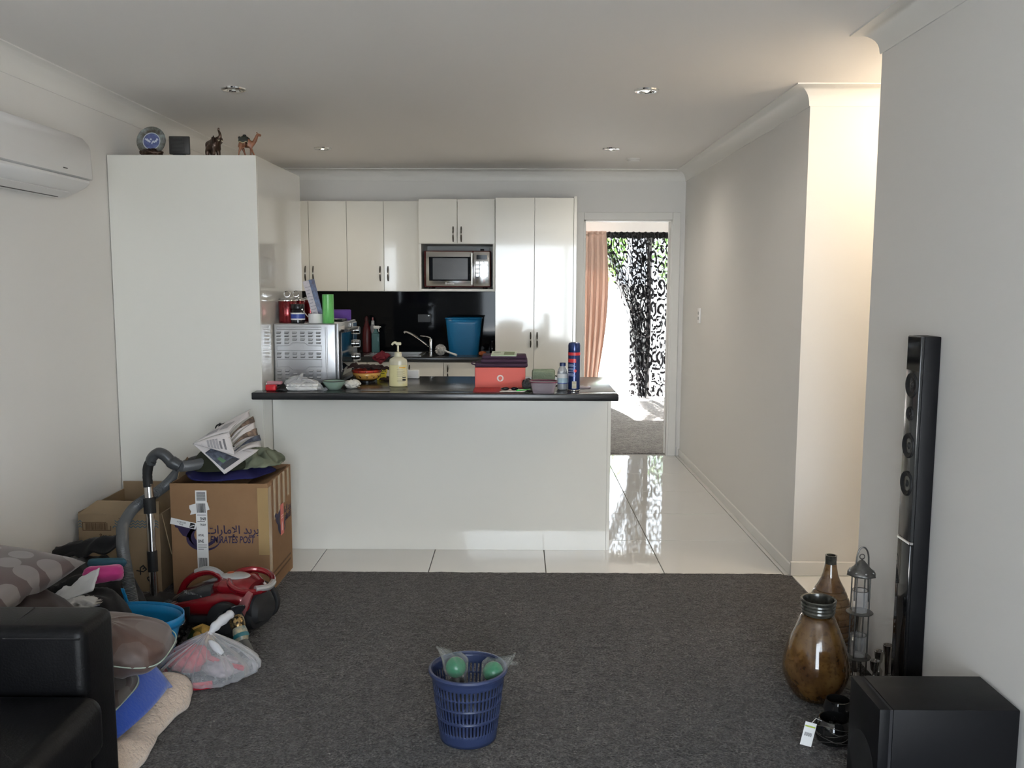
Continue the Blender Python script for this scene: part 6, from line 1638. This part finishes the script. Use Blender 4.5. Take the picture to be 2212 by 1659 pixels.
ts = thing('tower_speaker', 'slim black tower loudspeaker standing against the right wall', 'loudspeaker', (1.327, 2.89, FZ))
part('base_plate', MB().rbox(-0.09, 0.030, -0.09, 0.10, 0, 0.014, 0.004, 2), M_piano, ts)
part('cabinet', MB().rbox(-0.022, 0.031, -0.048, 0.048, 0.0142, 1.318, 0.003, 2), M_spk, ts)
part('lower_baffle', MB().rbox(-0.034, -0.0222, -0.048, 0.048, 0.0142, 0.630, 0.003, 2), M_piano, ts)
part('silver_trim', MB().rbox(-0.036, -0.0222, -0.049, 0.049, 0.6305, 0.641, 0.002, 1), M_chrome, ts)
part('upper_baffle', MB().rbox(-0.034, -0.0222, -0.048, 0.048, 0.6415, 1.318, 0.003, 2), M_smoke, ts)
for z, r in ((1.157, 0.041), (1.063, 0.023), (0.956, 0.041), (0.829, 0.041)):
    Mx = Matrix.Translation((-0.0342, 0, z)) @ Matrix.Rotation(radians(-90), 4, 'Y')
    d = part('driver', MB().lathe([(r * 0.30, -0.004), (r * 0.80, 0.0025), (r * 0.92, 0.006), (r, 0.004), (r * 1.02, 0.0)], 28, M=Mx, cap0=False, cap1=False), M_rub, ts)
    part('dust_cap', MB().lathe([(r * 0.34, -0.002), (r * 0.2, 0.004), (0.0, 0.006)], 20, M=Mx, cap0=False), M_vsil if False else M_smoke, d)
part('top_gloss', MB().box(-0.0348, -0.0341, -0.046, 0.046, 1.205, 1.314), M_piano, ts, smooth=False)
part('wall_bolt', MB().tube([(0.0312, -0.04, 1.235), (0.0325, -0.04, 1.235)], 0.004, 8), M_chrome, ts)

# ceramic vases
def glaze(name, c1, c2, c3, band=None):
    m = mat(name, c1, 0.10, spec=0.6, coat=0.7)
    nt = m.node_tree; b = nt.nodes['Principled BSDF']; L = nt.links
    tc = nt.nodes.new('ShaderNodeTexCoord')
    def ns(scale, det, dist=0.0):
        n = nt.nodes.new('ShaderNodeTexNoise'); n.inputs['Scale'].default_value = scale; n.inputs['Detail'].default_value = det; n.inputs['Distortion'].default_value = dist
        L.new(tc.outputs['Object'], n.inputs['Vector']); return n
    a = ns(9, 6, 0.6); s = ns(60, 4)
    r = nt.nodes.new('ShaderNodeValToRGB'); r.color_ramp.elements[0].position = 0.36; r.color_ramp.elements[0].color = (*c2, 1); r.color_ramp.elements[1].position = 0.62; r.color_ramp.elements[1].color = (*c1, 1)
    L.new(a.outputs['Fac'], r.inputs['Fac'])
    r2 = nt.nodes.new('ShaderNodeValToRGB'); r2.color_ramp.elements[0].position = 0.36; r2.color_ramp.elements[0].color = (*c3, 1); r2.color_ramp.elements[1].position = 0.46; r2.color_ramp.elements[1].color = (1, 1, 1, 1)
    L.new(s.outputs['Fac'], r2.inputs['Fac'])
    mx = nt.nodes.new('ShaderNodeMix'); mx.data_type = 'RGBA'; mx.blend_type = 'MULTIPLY'; mx.inputs['Factor'].default_value = 0.7
    L.new(r.outputs[0], mx.inputs['A']); L.new(r2.outputs[0], mx.inputs['B'])
    L.new(mx.outputs['Result'], b.inputs['Base Color'])
    return m
M_vase1 = glaze('amber_glaze', (0.155, 0.082, 0.024), (0.062, 0.027, 0.009), (0.55, 0.45, 0.35))
M_vase2 = glaze('honey_glaze', (0.20, 0.115, 0.048), (0.095, 0.042, 0.017), (0.55, 0.45, 0.35))
M_pewter = mat('pewter_glaze', (0.10, 0.095, 0.075), 0.2, coat=0.4, metal=0.3, mottle=(30, (0.03, 0.03, 0.026), 0.4))
t = thing('amber_vase', 'squat amber glazed ceramic vase with dark ridged rim', 'vase', (1.078, 3.06, FZ))
part('body', MB().lathe([(0.055, 0), (0.066, 0.004), (0.088, 0.03), (0.108, 0.065), (0.118, 0.105), (0.117, 0.135), (0.108, 0.18), (0.093, 0.225), (0.076, 0.265), (0.062, 0.298), (0.055, 0.316)], 48), M_vase1, t, sub=1)
nk = [(0.055, 0.3162)] + [(0.0565 + 0.002 * (k % 2) + 0.0004 * k, 0.320 + 0.006 * k) for k in range(8)] + [(0.062, 0.366), (0.060, 0.370), (0.054, 0.368), (0.050, 0.352), (0.046, 0.31), (0.0, 0.28)]
part('neck', MB().lathe(nk, 48, cap0=False), M_pewter, t)
t = thing('bottle_vase', 'tall ridged honey-brown bottle vase behind the amber vase', 'vase', (1.238, 3.395, 0.002))
pr = [(0.045, 0), (0.052, 0.004)]
for k in range(1, 60):
    z = 0.004 + k * 0.0050
    if z < 0.30:
        base = 0.052 + 0.046 * sin(min(1.0, z / 0.155) * pi / 2) if z < 0.155 else 0.098 - 0.043 * ((z - 0.155) / 0.145) ** 1.6
        ridge = -0.0048 * max(0, cos(2 * pi * z / 0.024)) ** 6
        pr.append((base + ridge, z))
pr += [(0.046, 0.315), (0.036, 0.335), (0.029, 0.357), (0.0245, 0.378), (0.022, 0.395)]
part('body', MB().lathe(pr, 48), M_vase2, t)
part('neck', MB().lathe([(0.022, 0.3952), (0.0213, 0.405), (0.0222, 0.415), (0.0215, 0.424), (0.0225, 0.429), (0.017, 0.429), (0.015, 0.40), (0, 0.39)], 32, cap0=False), M_pewter, t)

# lantern: wire frame with two glass cups
M_iron = mat('pewter_iron', (0.17, 0.165, 0.155), 0.42, metal=0.7, mottle=(50, (0.10, 0.096, 0.09), 0.3))
M_cup = film('cup_glass', (0.55, 0.55, 0.55), 0.22, 0.06)
t = thing('wire_lantern', 'tall pewter wire lantern with pointed roof and two glass cups', 'lantern', (1.262, 3.15, FZ))
for k in range(4):
    a = radians(45 + 90 * k)
    part('upright', MB().tube([(0.034 * cos(a), 0.034 * sin(a), 0.0), (0.034 * cos(a), 0.034 * sin(a), 0.435)], 0.0028, 8), M_iron, t)
part('carry_hoop', MB().tube([(-0.022, 0, 0.33)] + [(0.022 * cos(radians(180 - 180 * k / 14)), -0.005, 0.485 + 0.048 * sin(radians(180 * k / 14))) for k in range(15)] + [(0.024, -0.012, 0.33)], 0.003, 8), M_iron, t)
part('hook_ring', MB().tube([(0.009 * cos(a), 0, 0.496 + 0.009 * sin(a)) for a in [2 * pi * k / 16 for k in range(16)]], 0.002, 6, closed=True), M_iron, t)
part('roof', MB().lathe([(0.0, 0.486), (0.010, 0.479), (0.030, 0.455), (0.047, 0.437), (0.050, 0.428)], 24, cap0=False, cap1=False, fn=lambda a, z: 1 + (0.06 * cos(8 * a) if z < 0.44 else 0)), M_iron, t, solid=0.0015)
for k in range(8):
    a = 2 * pi * k / 8
    part('roof_hole', MB().sphere((0.0435 * cos(a), 0.0435 * sin(a), 0.4425), (0.004, 0.004, 0.003), 8, 6), M_vsil, t)
for z in (0.285, 0.115):
    part('shelf_ring', MB().lathe([(0.0, z), (0.046, z), (0.048, z + 0.002), (0.046, z + 0.004), (0.0, z + 0.004)], 28), M_iron, t)
    cpp = part('glass_cup', MB().lathe([(0.024, z + 0.0042), (0.0265, z + 0.006), (0.0285, z + 0.085)], 24, cap1=False), M_cup, t)
    part('cup_rim', MB().tube([(0.0287 * cos(a), 0.0287 * sin(a), z + 0.085) for a in [2 * pi * k / 24 for k in range(24)]], 0.0014, 6, closed=True), M_iron, cpp)
part('base_ring', MB().lathe([(0.0, 0.0), (0.044, 0.0), (0.046, 0.003), (0.0, 0.005)], 28), M_iron, t)

# silver goblet candle holders
M_gob = mat('tarnished_silver', (0.48, 0.46, 0.44), 0.2, metal=1.0)
for (x, y, h, kind), lb in zip(((1.330, 3.045, 0.205, 1), (1.325, 3.11, 0.155, 0), (1.290, 3.06, 0.140, 0), (1.324, 2.985, 0.120, 0), (1.296, 3.255, 0.245, 1)),
                         ('tallest flared silver candle holder by the tower speaker', 'silver goblet candle holder just left of the tallest flared one', 'silver goblet candle holder nearest the wire lantern', 'low silver goblet candle holder at the foot of the tower speaker', 'slender silver candle holder seen through the wire lantern')):
    t = thing('candle_holder', lb, 'candle holder', (x, y, FZ), group='silver candle holders by the wall')
    if kind:
        part('stem', MB().lathe([(0.022, 0), (0.022, 0.003), (0.011, 0.012), (0.009, h * 0.3), (0.009, h * 0.55), (0.0125, h * 0.8)], 22), M_gob, t)
        part('cup', MB().lathe([(0.0125, h * 0.8 + 0.0002), (0.017, h * 0.93), (0.0195, h), (0.016, h), (0.012, h * 0.9), (0, h * 0.88)], 22, cap0=False), M_gob, t)
    else:
        part('stem', MB().lathe([(0.020, 0), (0.020, 0.003), (0.012, h * 0.3), (0.015, h * 0.52), (0.007, h * 0.6), (0.006, h * 0.68)], 22), M_gob, t)
        part('cup', MB().lathe([(0.006, h * 0.68 + 0.0002), (0.013, h * 0.76), (0.0175, h), (0.0145, h), (0.009, h * 0.82), (0, h * 0.80)], 22, cap0=False), M_gob, t)

# dark glass ornaments with a price tag
M_dglass = mat('smoked_glass', (0.010, 0.010, 0.010), 0.04, spec=0.8)
t = thing('smoked_glass_bowl', 'smoked dark glass bowl of pebbles with a white price tag', 'glass bowl', (1.035, 2.75, FZ))
part('bowl', MB().lathe([(0.035, 0), (0.050, 0.006), (0.060, 0.035), (0.056, 0.065), (0.046, 0.080), (0.043, 0.080), (0.052, 0.063), (0.055, 0.036), (0.045, 0.010), (0, 0.008)], 32), M_dglass, t)
part('second_bowl', MB().lathe([(0.025, 0), (0.040, 0.006), (0.046, 0.035), (0.038, 0.065), (0.035, 0.065), (0.042, 0.035), (0.0, 0.01)], 28, (0.03, 0.05, 0.055)), M_dglass, t)
mb = MB(); rn = random.Random(4)
for k in range(60):
    a = rn.uniform(0, 2 * pi); r = 0.030 * sqrt(rn.random())
    mb.sphere((r * cos(a), r * sin(a), 0.02 + 0.035 * rn.random()), rn.uniform(0.005, 0.008), 7, 5)
pb = part('pebbles', mb, mat('dark_pebble', (0.03, 0.03, 0.03), 0.25), t); pb['kind'] = 'stuff'
mb = MB()
for k in range(5):
    a0 = rn.uniform(0, 6)
    mb.tube([((0.061 + 0.003 * sin(5 * s_)) * cos(a0 + s_), (0.061 + 0.003 * sin(5 * s_)) * sin(a0 + s_), 0.02 + 0.012 * k + 0.006 * sin(3 * s_ + k)) for s_ in [0.3 * j for j in range(16)]], 0.0012, 5)
part('wire_wrap', mb, M_iron, t)
tg = part('price_tag', MB().rbox(-0.018, 0.018, -0.0006, 0, -0.078, 0, 0.0002, 1), M_paper, t, smooth=False, loc=(-0.088, -0.045, 0.087), rot=(radians(-4), radians(12), radians(-8)))
part('tag_stripe', MB().box(-0.016, 0.016, -0.0012, -0.0007, -0.016, -0.011), mat('lime_print', (0.42, 0.50, 0.08), 0.6), tg, smooth=False)
mb = MB()
for k in range(8):
    mb.box(-0.012 + k * 0.003, -0.0105 + k * 0.003 - 0.0004 * (k % 2), -0.0012, -0.0007, -0.046, -0.034)
part('barcode', mb, M_ink, tg, smooth=False)['kind'] = 'stuff'
part('tag_string', MB().tube([(-0.088, -0.046, 0.085), (-0.07, -0.035, 0.096), (-0.046, -0.02, 0.080)], 0.0008, 5), M_paper, t)
# ---------------------------------------------------------------- slotted blue bin in the middle of the carpet
M_bin = mat('dusty_blue_plastic', (0.030, 0.044, 0.108), 0.32)
BN, BH, RB, RT = 54, 0.232, 0.092, 0.121
bn = thing('waste_basket', 'blue slotted plastic waste basket in the middle of the carpet', 'waste basket', (-0.158, 2.775, FZ))
bands = [(0.042, 0.078), (0.090, 0.125), (0.134, 0.164), (0.170, 0.198)]
zs = sorted(set([0.0, 0.012, 0.030, BH] + [b for p in bands for b in p] + [0.084, 0.130, 0.205, 0.220]))
def rad_at(z):
    return RB + (RT - RB) * z / BH
mb = MB()
for i in range(BN * 2):
    pass
vs_ = []; NA = BN * 2
for i in range(NA):
    # alternate narrow slot / wider rib
    a = 2 * pi * (i // 2) / BN + (0.0 if i % 2 == 0 else 2 * pi / BN * 0.45)
    for z in zs:
        vs_.append((rad_at(z) * cos(a), rad_at(z) * sin(a), z))
fs_ = []; nzs = len(zs)
for i in range(NA):
    j = (i + 1) % NA
    for k in range(nzs - 1):
        zc = (zs[k] + zs[k + 1]) / 2
        if i % 2 == 0 and any(b0 < zc < b1 for b0, b1 in bands):
            continue
        fs_.append((i * nzs + k, j * nzs + k, j * nzs + k + 1, i * nzs + k + 1))
mb.add(vs_, fs_)
part('slotted_wall', mb, M_bin, bn, auto=30, solid=0.0026)
part('base', MB().lathe([(0.0, 0.004), (RB - 0.003, 0.004), (RB - 0.003, 0.008), (0.0, 0.008)], 48), M_bin, bn)
part('rim', MB().lathe([(RT - 0.001, BH - 0.012), (RT + 0.006, BH - 0.010), (RT + 0.009, BH - 0.002), (RT + 0.006, BH + 0.004), (RT, BH + 0.005), (RT - 0.003, BH)], 64, cap0=False, cap1=False), M_bin, bn)
for z in (0.0840, 0.0865, 0.1290, 0.1315):
    part('hoop', MB().tube([((rad_at(z) + 0.002) * cos(2 * pi * k / 64), (rad_at(z) + 0.002) * sin(2 * pi * k / 64), z) for k in range(64)], 0.0016, 6, closed=True), M_bin, bn)

M_wrap = film('crinkled_wrap', (0.42, 0.42, 0.38), 0.10, 0.14)
M_gball = mat('green_ball', (0.010, 0.17, 0.075), 0.25)
def wrapped(name, label, loc, rot, seed, mirror=1):
    t = thing(name, label, 'wrapped ornament', loc, rot=tuple(radians(r) for r in rot), group='film-wrapped green ornaments in the bin')
    part('green_ball', MB().sphere((0, 0, 0.148), 0.034, 24, 16), M_gball, t)
    part('dark_body', MB().lathe([(0.018, 0.0), (0.026, 0.01), (0.030, 0.06), (0.026, 0.10), (0.014, 0.118)], 20), M_black, t)
    def f(u, v):
        # tube of film round the ornament, pressed flat toward an uneven open end
        a = 2 * pi * u
        z = -0.004 + 0.200 * v
        r = 0.036 + 0.003 * sin(9 * v)
        q = max(0.0, (v - 0.80) / 0.20)
        k = 1 + 0.12 * fold(cos(a) + v * 2, sin(a), seed, 1.8)
        x = r * cos(a) * k * (1 + 0.12 * q)
        y = r * sin(a) * k * (1 - 0.82 * q)
        lift = q * (0.030 * (x * mirror / 0.036 * 0.6 + 0.4) + 0.014 * nz(cos(a) * 2.5, 1.0, seed))
        return (x + mirror * 0.016 * q * q, y + 0.010 * q * nz(x * 40, 2.0, seed), z + lift)
    part('film', MB().grid(60, 34, f, cu=True), M_wrap, t, auto=None)
    if mirror > 0:
        part('film_tip', MB().tube(smooth_path([(0.040, 0, 0.205), (0.056, 0.002, 0.196), (0.066, 0.002, 0.204)], 4), [0.009, 0.008, 0.007, 0.006, 0.005, 0.005, 0.006, 0.006, 0.004], 8), M_wrap, t, auto=None)
    return t
wrapped('wrapped_ornament', 'green ball in clear crinkled film, left one in the waste basket', (-0.188, 2.768, FZ + 0.092), (2, -4, 8), 2.2, -1)
wrapped('wrapped_ornament', 'green ball in clear crinkled film, right one leaning on the basket rim', (-0.110, 2.775, FZ + 0.080), (2, 14, -10), 6.1, 1)
